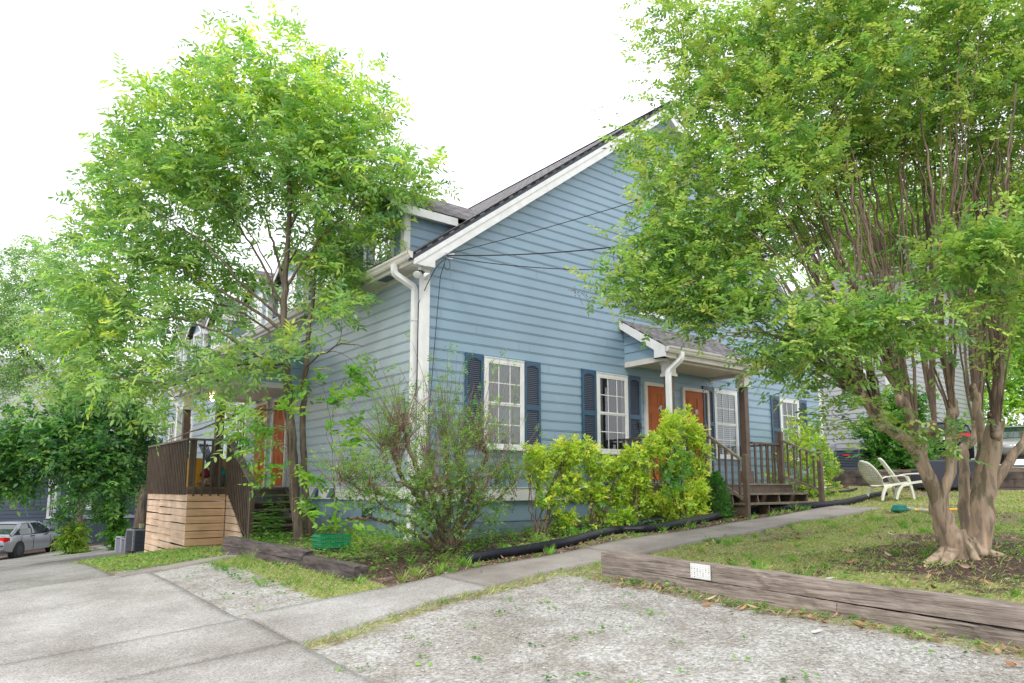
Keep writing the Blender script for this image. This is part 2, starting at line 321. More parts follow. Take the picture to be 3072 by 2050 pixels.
def concrete_mat(name, base, agg=.5, stain=(.55, .5, .43)):
    m = bpy.data.materials.new(name); m.use_nodes = True; N, L = nodes(m); p = N['Principled BSDF']; p.inputs['Roughness'].default_value = .88; p.inputs['Specular IOR Level'].default_value = .3
    tc = N.new('ShaderNodeTexCoord')
    v = N.new('ShaderNodeTexVoronoi'); v.inputs['Scale'].default_value = 85; L.new(tc.outputs['Object'], v.inputs['Vector']); s = N.new('ShaderNodeSeparateColor'); L.new(v.outputs['Color'], s.inputs[0])
    r = N.new('ShaderNodeValToRGB'); r.color_ramp.elements[0].color = (*[c*(1-agg) for c in base], 1); r.color_ramp.elements[1].color = (*[min(1, c*(1+agg)) for c in base], 1); L.new(s.outputs[0], r.inputs[0])
    n = N.new('ShaderNodeTexNoise'); n.inputs['Scale'].default_value = .9; n.inputs['Detail'].default_value = 7; n.inputs['Roughness'].default_value = .62; L.new(tc.outputs['Object'], n.inputs['Vector'])
    r2 = N.new('ShaderNodeValToRGB'); r2.color_ramp.elements[0].position = .35; r2.color_ramp.elements[0].color = (.66, .635, .60, 1); r2.color_ramp.elements[1].position = .65; r2.color_ramp.elements[1].color = (1.12, 1.11, 1.1, 1)
    L.new(n.outputs[0], r2.inputs[0]); x = N.new('ShaderNodeMixRGB'); x.blend_type = 'MULTIPLY'; x.inputs[0].default_value = 1; L.new(r.outputs[0], x.inputs[1]); L.new(r2.outputs[0], x.inputs[2])
    L.new(x.outputs[0], p.inputs['Base Color'])
    b = N.new('ShaderNodeBump'); b.inputs['Strength'].default_value = .35; b.inputs['Distance'].default_value = .004; b.invert = True; L.new(v.outputs['Distance'], b.inputs['Height']); L.new(b.outputs[0], p.inputs['Normal'])
    return m
M['ground'] = ground_mat()
M['drive'] = concrete_mat('exposed_aggregate', (.375, .36, .35), .3)
M['walk'] = concrete_mat('worn_walk', (.29, .265, .245), .15)
M['lane'] = concrete_mat('worn_asphalt', (.27, .262, .25), .4)
# ------------------------------------------------------------------ ground
def axis(lo, hi, a, b, fine, coarse):
    L_ = list(np.arange(a, b+1e-6, fine)); s = fine
    x = b
    while x < hi: s = min(s*coarse, 20); x += s; L_.append(min(x, hi))
    s = fine; x = a
    while x > lo: s = min(s*coarse, 20); x -= s; L_.insert(0, max(x, lo))
    return np.array(sorted(set(np.round(L_, 4))))
def sheet(name, X, Y, Z, m, col=None, label=None, kind='structure', smooth=True):
    ny, nx = X.shape; V = np.stack([X, Y, Z], -1).reshape(-1, 3)
    i = (np.arange(ny-1)[:, None]*nx+np.arange(nx-1)[None]).ravel()
    o = np_mesh(name, V, np.stack([i, i+1, i+nx+1, i+nx], 1), m, col=col, smooth=smooth); o['kind'] = kind; ORG[o.name] = (0, 0, 0); return o
xs = axis(-260, 260, -8.5, 12, .1, 1.12); ys = axis(-60, 320, -10.5, 7, .1, 1.12)
GX, GY = np.meshgrid(xs, ys); GZ = H(GX, GY)
def fbm(x, y, s, seed=0):
    r = np.random.default_rng(seed); t = 0
    for o in range(4):
        for k in range(3):
            a = r.uniform(0, 6.28); f = s*2**o*r.uniform(.7, 1.3); t = t+np.sin((x*math.cos(a)+y*math.sin(a))*f+r.uniform(0, 6.28))*.5**o
    return t/4.5
def path_lo(x): return np.interp(x, [-3.7, -3.5, -1.8, .74, 8.5], [-4.12, -4.1, -3.62, -3.46, -3.42])
def path_hi(x): return np.interp(x, [-3.7, -2.7, -.8, .9, 8.5], [-2.66, -2.64, -2.5, -2.5, -2.55])
def cover(x, y):
    "grass, gravel, mulch weights"
    n = fbm(x, y, 1.7, 1); n2 = fbm(x, y, 4, 2)
    lawn = (x > .33) & (y < -3.3)
    grass = np.where(lawn | (x > 8), .66+.38*n+.12*n2, .45+.3*n)
    tree = np.exp(-((x-2.9)**2/3.2+(y+7.2)**2/1.6))
    mulch = np.where(lawn, .30+.55*tree+.34*n2-.12*n, .36+.35*n2)
    bed = (y > -2.6) & (y < 0) & (x > -2) & (x < 9)
    mulch = np.where(bed, .62+.3*n2, mulch)
    lot = (x <= .33) & (y < -3.5)
    edge = sm((.03-x)/.5)
    grav = np.where(lot, .35+.75*edge*sm((path_lo(x)-.15-y)/.45)+.12*n, 0)
    # worn corner between the drive, the walk and the old timbers
    corner = (x <= -2) & (x > -4.2) & (y >= -2.8) & (y < 2)
    grav = np.where(corner, .95-.75*sm((x+3.35)/.8)+.15*n+.1, grav); grass = np.where(corner, .3+.6*sm((x+3.2)/.7)+.2*n, grass)
    mulch = np.where(lot | corner, .1+.2*n2, mulch)
    grass = np.where((x < -2) & (y > 2), .85+.2*n, grass)
    far = (x < -4.3) | ((y > 12) & (x < 2) & (y < 27.5))
    grav = np.where(far & (y > 1.4), .9, grav)
    grass = np.where(y > 27, .4, grass); mulch = np.where(y > 27, .8, mulch)
    wet = (x > 15.1)
    grav = np.where(wet & (x > 22), .8, grav); mulch = np.where(wet, .6, mulch)
    return np.clip(np.stack([grass, grav, mulch], -1), 0, 1)
g = sheet('ground', GX, GY, GZ, M['ground'], col=cover(GX, GY).reshape(-1, 3))
# driveway slabs (each pour is a sheet a little above the ground), walk, old strip, far lane
def slab(name, xa, xb, fy0, fy1, m, lift=.012, nx=30, ny=12, skirt=.06):
    nx = int(min(400, abs(xb-xa)/.1)+2); ny = max(ny, 6 if callable(fy0) else int(min(400, abs(fy1-fy0)/.1)+2)); lift += .008
    t = np.linspace(0, 1, nx); u = np.linspace(0, 1, ny); X = xa+(xb-xa)*t[None]+0*u[:, None]
    y0 = fy0(X) if callable(fy0) else X*0+fy0; y1 = fy1(X) if callable(fy1) else X*0+fy1
    Y = y0+(y1-y0)*u[:, None]; Z = H(X, Y)+lift
    # vertical edges
    X = np.pad(X, 1, mode='edge'); Y = np.pad(Y, 1, mode='edge'); Z = np.pad(Z, 1, mode='edge'); Z[0] -= skirt; Z[-1] -= skirt; Z[:, 0] -= skirt; Z[:, -1] -= skirt
    return sheet(name, X, Y, Z, m, smooth=False)
slab('driveway', -14, -3.74, -4.0, -2.82, M['drive'], .016, 40, 8)
slab('driveway', -14, -3.71, -9.8, -4.03, M['drive'], .012, 40, 24)
slab('driveway', -14, -3.8, -2.79, 1.5, M['drive'], .010, 40, 20)
slab('driveway', -16, -4.25, 1.53, 30, M['lane'], .008, 40, 60)
slab('lane', -16, 3, 12, 27.3, M['lane'], .02, 60, 40)
slab('footpath', -3.70, -1.2, path_lo, path_hi, M['drive'], .02, 30, 10)
slab('footpath', -1.18, 1.4, path_lo, path_hi, M['walk'], .028, 20, 8)
slab('footpath', 1.42, 4.2, path_lo, path_hi, M['walk'], .04, 20, 8)
slab('footpath', 4.22, 9.0, path_lo, path_hi, M['walk'], .035, 20, 8)
slab('footpath', -4.2, -2.3, lambda x: 1.22+.3*(x+4.2)*.9, lambda x: 1.62+.3*(x+4.2)*.9, M['walk'], .02, 12, 4)
# ------------------------------------------------------------------ the blue house
CO = .185; ZS = 1.5; WX = 13.2; WY = 19.4; RX = 6.6; RZ0 = 5.72; SL = .75
def roofz(x): return RZ0+SL*x if x <= RX else RZ0+SL*(2*RX-x)
PROF = [(.004, 0), (.019, .0005), (.019, .012), (.007, .0135), (.007, .0215), (.017, .023), (.0095, CO)]
def siding(mb, place, u0f, u1f, z0, z1, co=CO, prof=None, outs=1.):
    prof = prof or PROF; k = co/CO
    n = int(math.ceil((z1-z0)/co))
    for i in range(n):
        zb = z0+i*co; zt = min(zb+co, z1)
        ub0, ub1 = u0f(zb), u1f(zb); ut0, ut1 = u0f(zt), u1f(zt)
        if ub1-ub0 < .02: break
        vs = []
        for o, dz in prof:
            z = min(zb+dz*k, zt); f = (z-zb)/co
            vs += [place(ub0+(ut0-ub0)*f, o*outs, z), place(ub1+(ut1-ub1)*f, o*outs, z)]
        mb.add(vs, [(2*j, 2*j+1, 2*j+3, 2*j+2) for j in range(len(prof)-1)])
house = thing('house', 'blue two storey duplex with white trim, orange doors and steep grey gable roof', 'house')
front = lambda u, o, z: (u, -o, z)
left = lambda u, o, z: (-o, u, z)
mb = MB(); siding(mb, front, lambda z: max(.0, (z-5.66)/SL), lambda z: WX-max(0, (z-5.66)/SL), ZS, 10.55)
mb.build('gable_wall', M['blue'], house)
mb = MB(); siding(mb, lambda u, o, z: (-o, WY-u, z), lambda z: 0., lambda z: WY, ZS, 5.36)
mb.build('eave_wall', M['skylit_blue'], house)
mb = MB(); rs = random.Random(5)
for i in range(44):
    z_ = ZS+i*CO
    for k_ in range(3):
        u_ = rs.uniform(.3, 12.8)
        if max(0, (z_+CO-5.66)/SL)+.1 < u_ < WX-max(0, (z_+CO-5.66)/SL)-.1: mb.add([(u_, -.0185, z_+.025), (u_+.004, -.0185, z_+.025), (u_+.004, -.0108, z_+CO-.002), (u_, -.0108, z_+CO-.002)], [(0, 1, 2, 3)])
bj = mb.build('butt_joints', mat('board_joint', (.12, .18, .23), .7), house); bj['kind'] = 'stuff'
mb = MB(); mb.box((.02, .02, .9), (WX-.02, WY-.02, 5.36)); mb.prism([(.02, .05, 5.36), (WX-.02, .05, 5.36), (RX, .05, 10.2)], (0, WY-.1, 0)); mb.build('wall_core', M['blue'], house)
mb = MB(); mb.box((.03, .03, -1.2), (WX-.03, WY-.03, 1.27)); fo = mb.build('foundation', M['foundation'], house)
mb = MB(); mb.box((-.03, -.03, 1.27), (WX+.03, 0, 1.497)); mb.box((-.025, 0, 1.27), (0, WY, 1.497)); mb.box((-.04, -.04, 1.497), (WX+.04, .0, 1.517)); mb.box((-.04, 0, 1.497), (0, WY, 1.517))
mb.build('skirt_board', M['white'], house)
mb = MB(); mb.box((-.036, -.036, 1.517), (.10, .0, 5.33)); mb.box((-.036, 0, 1.517), (0, .10, 5.33)); mb.build('corner_board', M['white'], house)
mb = MB(); mb.box((WX-.1, -.03, 1.517), (WX+.03, .0, 5.33)); mb.build('corner_board', M['white'], house)
mb = MB(); mb.box((-.03, WY-.1, 1.517), (0, WY, 5.33)); mb.build('corner_board', M['white'], house)
OV = .2; EX = -.42
def roof_plane(name, a, b, c, d, th, m, parent, uvlen=None):
    "quad a,b (eave) c,d (ridge side) with thickness downwards and metric uv"
    A_, B_, C_, D_ = map(Vector, (a, b, c, d)); n = (B_-A_).cross(D_-A_).normalized()
    if n.z < 0: n = -n
    vs = [A_, B_, C_, D_]+[p-n*th for p in (A_, B_, C_, D_)]
    off = Vector(ORG[parent.name]) if parent else Vector()
    me = bpy.data.meshes.new(name); me.from_pydata([v-off for v in vs], [], [(0, 1, 2, 3), (7, 6, 5, 4), (0, 4, 5, 1), (1, 5, 6, 2), (2, 6, 7, 3), (3, 7, 4, 0)])
    me.materials.append(m); uv = me.uv_layers.new(name='UVMap'); e = (B_-A_).normalized(); s = n.cross(e)
    for l in me.loops: v = vs[l.vertex_index]-A_; uv.data[l.index].uv = (v.dot(e), v.dot(s))
    o = bpy.data.objects.new(name, me); COL.objects.link(o)
    if parent: o.parent = parent; ORG[o.name] = ORG[parent.name]
    return o
zr = lambda x: RZ0+SL*x
RT = roof_plane('roof', (EX, -OV, zr(EX)), (EX, WY+OV, zr(EX)), (RX, WY+OV, zr(RX)), (RX, -OV, zr(RX)), .03, M['roof'], house)
roof_plane('roof', (2*RX-EX, -OV, zr(EX)), (2*RX-EX, WY+OV, zr(EX)), (RX, WY+OV, zr(RX)), (RX, -OV, zr(RX)), .03, M['roof'], house)
# shingle courses standing proud on the left slope edge, plus ridge cap
mb = MB(); mb.prism([(RX-.13, -OV-.01, zr(RX)-.06), (RX, -OV-.01, zr(RX)+.035), (RX+.13, -OV-.01, zr(RX)-.06), (RX, -OV-.01, zr(RX)-.01)], (0, WY+2*OV+.02, 0)); mb.build('ridge_cap', M['roof'], house)
mb = MB(); random.seed(3)
x = EX
while x < RX-.1:
    L_ = .13/1.25; j = random.uniform(-.012, .014)
    mb.add([(x, -OV-.02-j, zr(x)+.016), (x+L_, -OV-.02-j, zr(x+L_)+.004), (x+L_, -OV+.25, zr(x+L_)+.004), (x, -OV+.25, zr(x)+.016), (x, -OV-.02-j, zr(x)-.002), (x, -OV+.25, zr(x)-.002)], [(0, 1, 2, 3), (4, 0, 3, 5)]); x += L_
mb.build('starter_shingles', M['roof'], house)
mb = MB()
for s in (0, 1):
    fx_ = (lambda x: x) if s == 0 else (lambda x: 2*RX-x)
    mb.prism([(fx_(EX), -OV-.004, zr(EX)-.04), (fx_(RX), -OV-.004, zr(RX)-.04), (fx_(RX), -OV-.004, zr(RX)-.10), (fx_(EX), -OV-.004, zr(EX)-.10)], (0, .03, 0))
mb.build('drip_edge', M['drip'], house)
mb = MB()
for s in (0, 1):
    fx_ = (lambda x: x) if s == 0 else (lambda x: 2*RX-x)
    e = EX+.09
    mb.prism([(fx_(e), -OV, zr(e)-.10), (fx_(RX), -OV, zr(RX)-.10), (fx_(RX), -OV, zr(RX)-.37), (fx_(e+.25), -OV, zr(e+.25)-.37), (fx_(e), -OV, 5.30)], (0, .03, 0))
    mb.prism([(fx_(e), -OV-.012, zr(e)-.10), (fx_(RX), -OV-.012, zr(RX)-.10), (fx_(RX), -OV-.012, zr(RX)-.20), (fx_(e), -OV-.012, zr(e)-.20)], (0, .012, 0))
mb.build('rake_board', M['white'], house)
mb = MB()   # rake soffit and the boxed eave end
for s in (0, 1):
    fx_ = (lambda x: x) if s == 0 else (lambda x: 2*RX-x)
    mb.prism([(fx_(0), -OV+.03, zr(0)-.36), (fx_(RX), -OV+.03, zr(RX)-.36), (fx_(RX), -OV+.03, zr(RX)-.33), (fx_(0), -OV+.03, zr(0)-.33)], (0, OV-.03, 0))
mb.box((EX+.10, -OV+.001, 5.30), (.10, -.03, 5.46)); mb.build('rake_soffit', M['white'], house)
mb = MB(); mb.box((EX+.09, -.03, 5.31), (-.0, WY, 5.335)); mb.box((EX+.07, -OV+.031, 5.305), (EX+.1, WY, 5.50)); mb.box((-.03, .1, 5.27), (-.001, WY, 5.31)); sf = mb.build('soffit', M['offwhite'], house)
def grille(mb, x0, x1, y0, y1, z):
    for k in range(6): mb.box((x0, y0+(y1-y0)*k/6, z-.004), (x1, y0+(y1-y0)*(k+.5)/6, z))
mb = MB(); mb.box((-.30, .75, 5.303), (-.12, 1.15, 5.3095)); mb.build('soffit_vent', M['louvre'], house)
mb = MB(); grille(mb, -.30, -.12, 4.6, 4.95, 5.309); mb.build('soffit_vent', M['louvre'], house)
# gutter (k-style section) along the left eave
def gutter(parent, p0, p1, outdir, z, name='gutter', h=.125, w=.12):
    p0 = Vector(p0); p1 = Vector(p1); o = Vector(outdir)
    sec = [(0, 0), (0, -h), (w*.55, -h), (w*.72, -h*.72), (w*.78, -h*.45), (w*.95, -h*.28), (w, 0), (w-.012, 0), (w*.92, -h*.25), (w*.55, -h+.012), (.01, -h+.012), (.01, 0)]
    mb = MB(); P = [p0+o*a+Vector((0, 0, z+b)) for a, b in sec]; mb.prism(P, p1-p0)
    mb.prism([p0+o*a+Vector((0, 0, z+b)) for a, b in sec[:7]], (p1-p0).normalized()*.006)
    return mb.build(name, M['offwhite'], parent)
gutter(house, (EX+.07, -OV-.02, 0), (EX+.07, WY, 0), (-1, 0, 0), 5.49)
def downspout(parent, pts, w=.088, m='white', name='downspout'):
    mb = MB()
    q = []
    P = [Vector(p) for p in pts]
    for i, p in enumerate(P):
        if 0 < i < len(P)-1:
            a = (P[i-1]-p); b = (P[i+1]-p); r = min(.07, a.length*.45, b.length*.45); a = p+a.normalized()*r; b = p+b.normalized()*r
            for t in np.linspace(0, 1, 5): q.append((a*(1-t)**2+p*2*t*(1-t)+b*t*t))
        else: q.append(p)
    mb.tube(q, w*.72, 4, rot=math.pi/4)
    return mb.build(name, M[m], parent)
dsp = downspout(house, [(EX+.0, .32, 5.38), (EX, .32, 5.22), (-.07, .2, 5.0), (-.07, .2, .75), (-.2, .12, .62)])
for z in (4.4, 3.1, 1.9): mb = MB(); mb.box((-.125, .147, z), (-.0, .253, z+.02)); mb.build('strap', M['white'], dsp)
# ---- windows and doors
def wavy(mb, place, u0, u1, z0, z1, o, n=26, amp=.004):
    vs = []; 
    for i in range(n+1):
        u = u0+(u1-u0)*i/n; a = amp*math.sin(i*2.1)+amp*.5*math.sin(i*.9)
        vs += [place(u, o+a, z0), place(u, o+a, z1)]
    mb.add(vs, [(2*i, 2*i+2, 2*i+3, 2*i+1) for i in range(n)])
def pbox(mb, place, u0, u1, o0, o1, z0, z1):
    c = [place(u, o, z) for z in (z0, z1) for o in (o0, o1) for u in (u0, u1)]
    mb.add(c, [(0, 1, 3, 2), (4, 6, 7, 5), (0, 4, 5, 1), (2, 3, 7, 6), (1, 5, 7, 3), (0, 2, 6, 4)])
def window(place, u0, u1, z0, z1, parent, inside='curtain', cols=3, rows=2, fr=.07, fm='white', base=.0):
    b = base
    mb = MB(); P = lambda *a: pbox(mb, place, *a)
    P(u0, u0+fr, b, b+.055, z0, z1); P(u1-fr, u1, b, b+.055, z0, z1); P(u0+fr, u1-fr, b, b+.055, z1-fr, z1); P(u0+fr, u1-fr, b, b+.055, z0, z0+fr*.8)
    P(u0-.02, u1+.02, b, b+.075, z0-.03, z0); P(u0-.005, u1+.005, b, b+.065, z1, z1+.015)
    w = mb.build('window', M[fm], parent)
    a0, a1, c0, c1 = u0+fr, u1-fr, z0+fr*.8, z1-fr; zm = (c0+c1)/2
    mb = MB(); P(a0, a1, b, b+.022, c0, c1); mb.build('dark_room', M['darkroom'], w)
    mb = MB()
    if inside == 'curtain': wavy(mb, place, a0+.03, a1-.02, c0+.02, c1, b+.027, amp=.0032); mb.build('curtain', M['curtain'], w)
    elif inside == 'dark':
        wavy(mb, place, a0+.16, a1-.2, c0, c1, b+.027, 14, .003); mb.build('curtain', M['darkcurtain'], w)
        mb = MB(); wavy(mb, place, a0, a0+.12, c0, c1, b+.028, 6, .003); wavy(mb, place, a1-.12, a1, c0, c1, b+.028, 6, .003); mb.build('curtain', M['curtain'], w)
    elif inside == 'blind':
        k = int((c1-c0)/.05)
        for i in range(k): P(a0+.01, a1-.01, b+.024, b+.029, c0+i*.05+.005, c0+i*.05+.043)
        mb.build('blind', M['blind'], w)
    mb = MB(); mu = .009
    for (s0, s1, o) in ((c0, zm, .037), (zm, c1, .045)):
        P(a0, a0+.028, b+.036, b+o+.006, s0, s1); P(a1-.028, a1, b+.036, b+o+.006, s0, s1); P(a0+.028, a1-.028, b+.036, b+o+.008, s0, s0+.03); P(a0+.028, a1-.028, b+.036, b+o+.008, s1-.03, s1)
        for i in range(1, cols): u = a0+(a1-a0)*i/cols; P(u-mu, u+mu, b+.035, b+o, s0+.03, s1-.03)
        for i in range(1, rows): z = s0+(s1-s0)*i/rows; P(a0+.028, a1-.028, b+.035, b+o-.0015, z-mu, z+mu)
    mb.build('sash', M[fm], w)
    mb = MB(); mb.add([place(a0, b+.034, c0), place(a1, b+.034, c0), place(a1, b+.034, c1), place(a0, b+.034, c1)], [(0, 1, 2, 3)]); mb.build('pane', M['glass'], w)
    return w
def shutter(place, u0, u1, z0, z1, parent, b=.021):
    mb = MB(); P = lambda *a: pbox(mb, place, *a); f = .055; zm = z0+(z1-z0)*.47
    P(u0, u0+f, b, b+.03, z0, z1); P(u1-f, u1, b, b+.03, z0, z1); P(u0+f, u1-f, b, b+.03, z0, z0+.09); P(u0+f, u1-f, b, b+.03, zm-.045, zm+.045); P(u0+f, u1-f, b, b+.03, z1-.085, z1)
    # arched head of the louvre opening
    n = 8; a0, a1 = u0+f, u1-f
    for i in range(n):
        t0, t1 = i/n, (i+1)/n; h = .045*(1-math.sin(math.pi*(t0+t1)/2)); P(a0+(a1-a0)*t0, a0+(a1-a0)*t1, b, b+.028, z1-.085-h-.002, z1-.0851)
    for u in (u0+.027, u1-.027):
        for z in (z0+.05, zm, z1-.04): P(u-.008, u+.008, b+.03, b+.036, z-.008, z+.008)
    s = mb.build('shutter', M['shutter'], parent)
    mb = MB(); P(u0+f, u1-f, b, b+.006, z0+.09, z1-.085)
    for (s0, s1) in ((z0+.09, zm-.045), (zm+.045, z1-.085)):
        k = int((s1-s0)/.036)
        for i in range(k):
            z = s0+(s1-s0)*(i+.15)/k; h = (s1-s0)/k*.62
            mb.add([place(a0, b+.024, z), place(a1, b+.024, z), place(a1, b+.008, z+h), place(a0, b+.008, z+h)], [(0, 1, 2, 3)])
            mb.add([place(a0, b+.024, z), place(a1, b+.024, z), place(a1, b+.02, z-.006), place(a0, b+.02, z-.006)], [(3, 2, 1, 0)])
    mb.build('louvres', M['louvre'], s)
for i, (c, ins) in enumerate(((1.745, 'curtain'), (4.63, 'dark'), (8.62, 'blind'), (11.5, 'dark'))):
    wd = .94; window(front, c-wd/2, c+wd/2, 2.22, 3.88, house, ins)
    shutter(front, c-wd/2-.415, c-wd/2-.015, 2.22, 3.92, house); shutter(front, c+wd/2+.015, c+wd/2+.415, 2.22, 3.92, house)
for (a, b_) in ((5.55, 6.33), (7.15, 7.95)):
    window(front, a, b_, 5.36, 6.75, house, 'curtain')
shutter(front, 5.15, 5.53, 5.36, 6.78, house); shutter(front, 7.97, 8.35, 5.36, 6.78, house)
def door(place, u0, u1, z0, z1, parent, txt=None, fl=True, glasstop=False):
    mb = MB(); P = lambda *a: pbox(mb, place, *a); P(u0, u1, .004, .03, z0, z1)
    w, h = u1-u0, z1-z0
    d = mb.build('door', M['door'], parent)
    mb = MB(); 
    for (a, b_) in ((.12, .46), (.54, .88)):
        for (c, e) in ((.08, .36), (.42, .72), (.78, .93)):
            x0, x1, y0, y1 = u0+w*a, u0+w*b_, z0+h*c, z0+h*e
            P(x0, x1, .030, .036, y0, y0+.02); P(x0, x1, .030, .036, y1-.02, y1); P(x0, x0+.02, .030, .036, y0+.02, y1-.02); P(x1-.02, x1, .030, .036, y0+.02, y1-.02); P(x0+.045, x1-.045, .030, .038, y0+.045, y1-.045)
    mb.build('raised_panels', M['door'], d)
    mb = MB(); t = .075; P(u0-t, u0, .0, .07, z0-.02, z1+t); P(u1, u1+t, .0, .07, z0-.02, z1+t); P(u0, u1, .0, .07, z1, z1+t); mb.build('door_casing', M['offwhite'], parent)
    mb = MB(); c = place(u0+.07, .07, z0+.92); mb.tube([place(u0+.07, .03, z0+.92), place(u0+.07, .06, z0+.92), place(u0+.07, .08, z0+.92)], [.012, .012, .028], 10); mb.build('handle', M['metal'], d); mb = MB(); mb.tube([place(u0+.07, .03, z0+1.08), place(u0+.07, .045, z0+1.08)], [.026, .024], 10); mb.build('deadbolt', M['metal'], d)
    if txt:
        uc = (u0+u1)/2+.02; zc = z0+1.56
        for j, ch in enumerate(txt):
            mb = MB(); a = uc-.055+j*.058; P(a, a+.052, .031, .04, zc, zc+.11); dark = (j == 0)
            pl = mb.build('number_tile', M['wire'] if dark else M['white'], d)
            cu = bpy.data.curves.new('letter', 'FONT'); cu.body = ch; cu.size = .13; cu.extrude = .001; cu.align_x = 'CENTER'
            o = bpy.data.objects.new('letter', cu); COL.objects.link(o)
            me = bpy.data.meshes.new_from_object(o); bpy.data.objects.remove(o); me.materials.append(M['white'] if dark else M['wire'])
            o = bpy.data.objects.new('letter', me); COL.objects.link(o); o.parent = pl
            o.location = (a+.026, -.0425, zc+.01); o.rotation_euler = (math.pi/2, 0, 0)
    return d
door(front, 5.72, 6.56, 1.66, 3.75, house, 'A1'); door(front, 7.02, 7.86, 1.66, 3.75, house, 'B1')
mb = MB(); mb.box((5.40, -.05, 2.75), (5.50, -.02, 2.95)); mb.box((5.41, -.07, 2.78), (5.49, -.05, 2.9)); mb.build('mailbox', M['wire'], house)
# gable vent high on the wall, behind the tree
mb = MB(); mb.box((6.2, -.05, 8.0), (7.0, -.02, 9.0)); gv = mb.build('gable_vent', M['white'], house)
mb = MB()
for k in range(16): mb.add([(6.25, -.075, 8.05+k*.055), (6.95, -.075, 8.05+k*.055), (6.95, -.05, 8.09+k*.055), (6.25, -.05, 8.09+k*.055)], [(0, 1, 2, 3)])
mb.build('louvres', M['louvre'], gv)
leftR = lambda u, o, z: (-o, u, z)
door(leftR, 6.15, 6.95, 1.55, 3.6, house); door(leftR, 7.45, 8.25, 1.55, 3.6, house)
for c in (9.5, 11.3, 15, 17.2): window(leftR, c-.45, c+.45, 2.22, 3.85, house, 'curtain')
# two vent hoods, a crawl-space vent and pale piping on the skirt of the left wall
for y in (3.35, 4.15):
    mb = MB(); mb.prism([(-.03, y, 1.32), (-.03, y, 1.52), (-.14, y, 1.30)], (0, .16, 0)); mb.build('vent_hood', M['shutter'], house)
mb = MB(); mb.box((.0, 1.75, .92), (.028, 2.15, 1.12))
for k in range(9): mb.box((-.012, 1.78+k*.042, .93), (0, 1.795+k*.042, 1.11))
mb.build('crawl_vent', M['louvre'], house)
mb = MB(); mb.box((.0, 4.3, .92), (.028, 4.6, 1.12))
for k in range(7): mb.box((-.012, 4.32+k*.042, .93), (0, 4.335+k*.042, 1.11))
mb.build('crawl_vent', M['louvre'], house)
# dormers: gables facing left, ridge at right angles to the main ridge
def dormer(y0, w=1.6):
    yc = y0+w/2; xf = .06; zt = 6.62; zrd = 7.30; o = .22; sl = (zrd-zt-.05)/(w/2)
    d_ = thing('dummy', 'x', 'x') if False else None
    mb = MB(); xe = (zt-RZ0)/SL+.25
    siding(mb, lambda u, q, z: (u, y0-q, z), lambda z: xf, lambda z: max(xf+.03, (z-RZ0)/SL+.02), 5.8, zt)
    dm = mb.build('dormer', M['blue'], house)
    mb = MB(); siding(mb, lambda u, q, z: (xf-q, y0+w-u, z), lambda z: max(0, (z-zt)/sl*.98), lambda z: w-max(0, (z-zt)/sl*.98), 5.8, zrd-.08)
    siding(mb, lambda u, q, z: (u, y0+w+q, z), lambda z: xf, lambda z: max(xf+.03, (z-RZ0)/SL+.02), 5.8, zt); mb.build('dormer_wall', M['blue'], dm)
    mb = MB(); mb.box((xf-.03, y0-.03, 5.76), (xf+.10, y0, zt)); mb.box((xf-.03, y0, 5.76), (xf, y0+.10, zt)); mb.build('corner_trim', M['white'], dm); mb = MB(); mb.box((xf-.03, y0+w-.1, 5.76), (xf, y0+w+.03, zt)); mb.build('corner_trim', M['white'], dm)
    xb = lambda z: (z-RZ0)/SL
    eb = zt+.02-.0; ze = zt+.08
    for s in (-1, 1):
        ye = yc+s*(w/2+o); r = roof_plane('dormer_roof', (xf-.2, ye, ze), (xb(ze), ye, ze), (xb(zrd+.14), yc, zrd+.14), (xf-.2, yc, zrd+.14), .03, M['roof'], dm)
        mb = MB(); mb.box((xf-.18, min(ye, ye-s*.02), zt-.10), (xb(zt-.1)+.03, max(ye, ye-s*.02), zt+.055)); mb.box((xf-.15, min(yc+s*w/2, ye-s*.02), zt-.05), (xb(zt-.05), max(yc+s*w/2, ye-s*.02), zt-.03)); mb.build('fascia', M['white'], dm)
        mb = MB(); mb.prism([(xf-.19, ye, ze-.02), (xf-.19, yc, zrd+.12), (xf-.19, yc, zrd-.03), (xf-.19, ye, ze-.17)], (.02, 0, 0)); mb.build('rake_trim', M['white'], dm)
    window(lambda u, q, z: (xf-q, u, z), yc-.42, yc+.42, 5.86, 6.72, dm2(dm), 'curtain', fr=.06)
    return dm
def dm2(dm): return house
for y0 in (.82, 3.22, 5.6, 8.0, 11.5, 14, 16.5): dormer(y0)
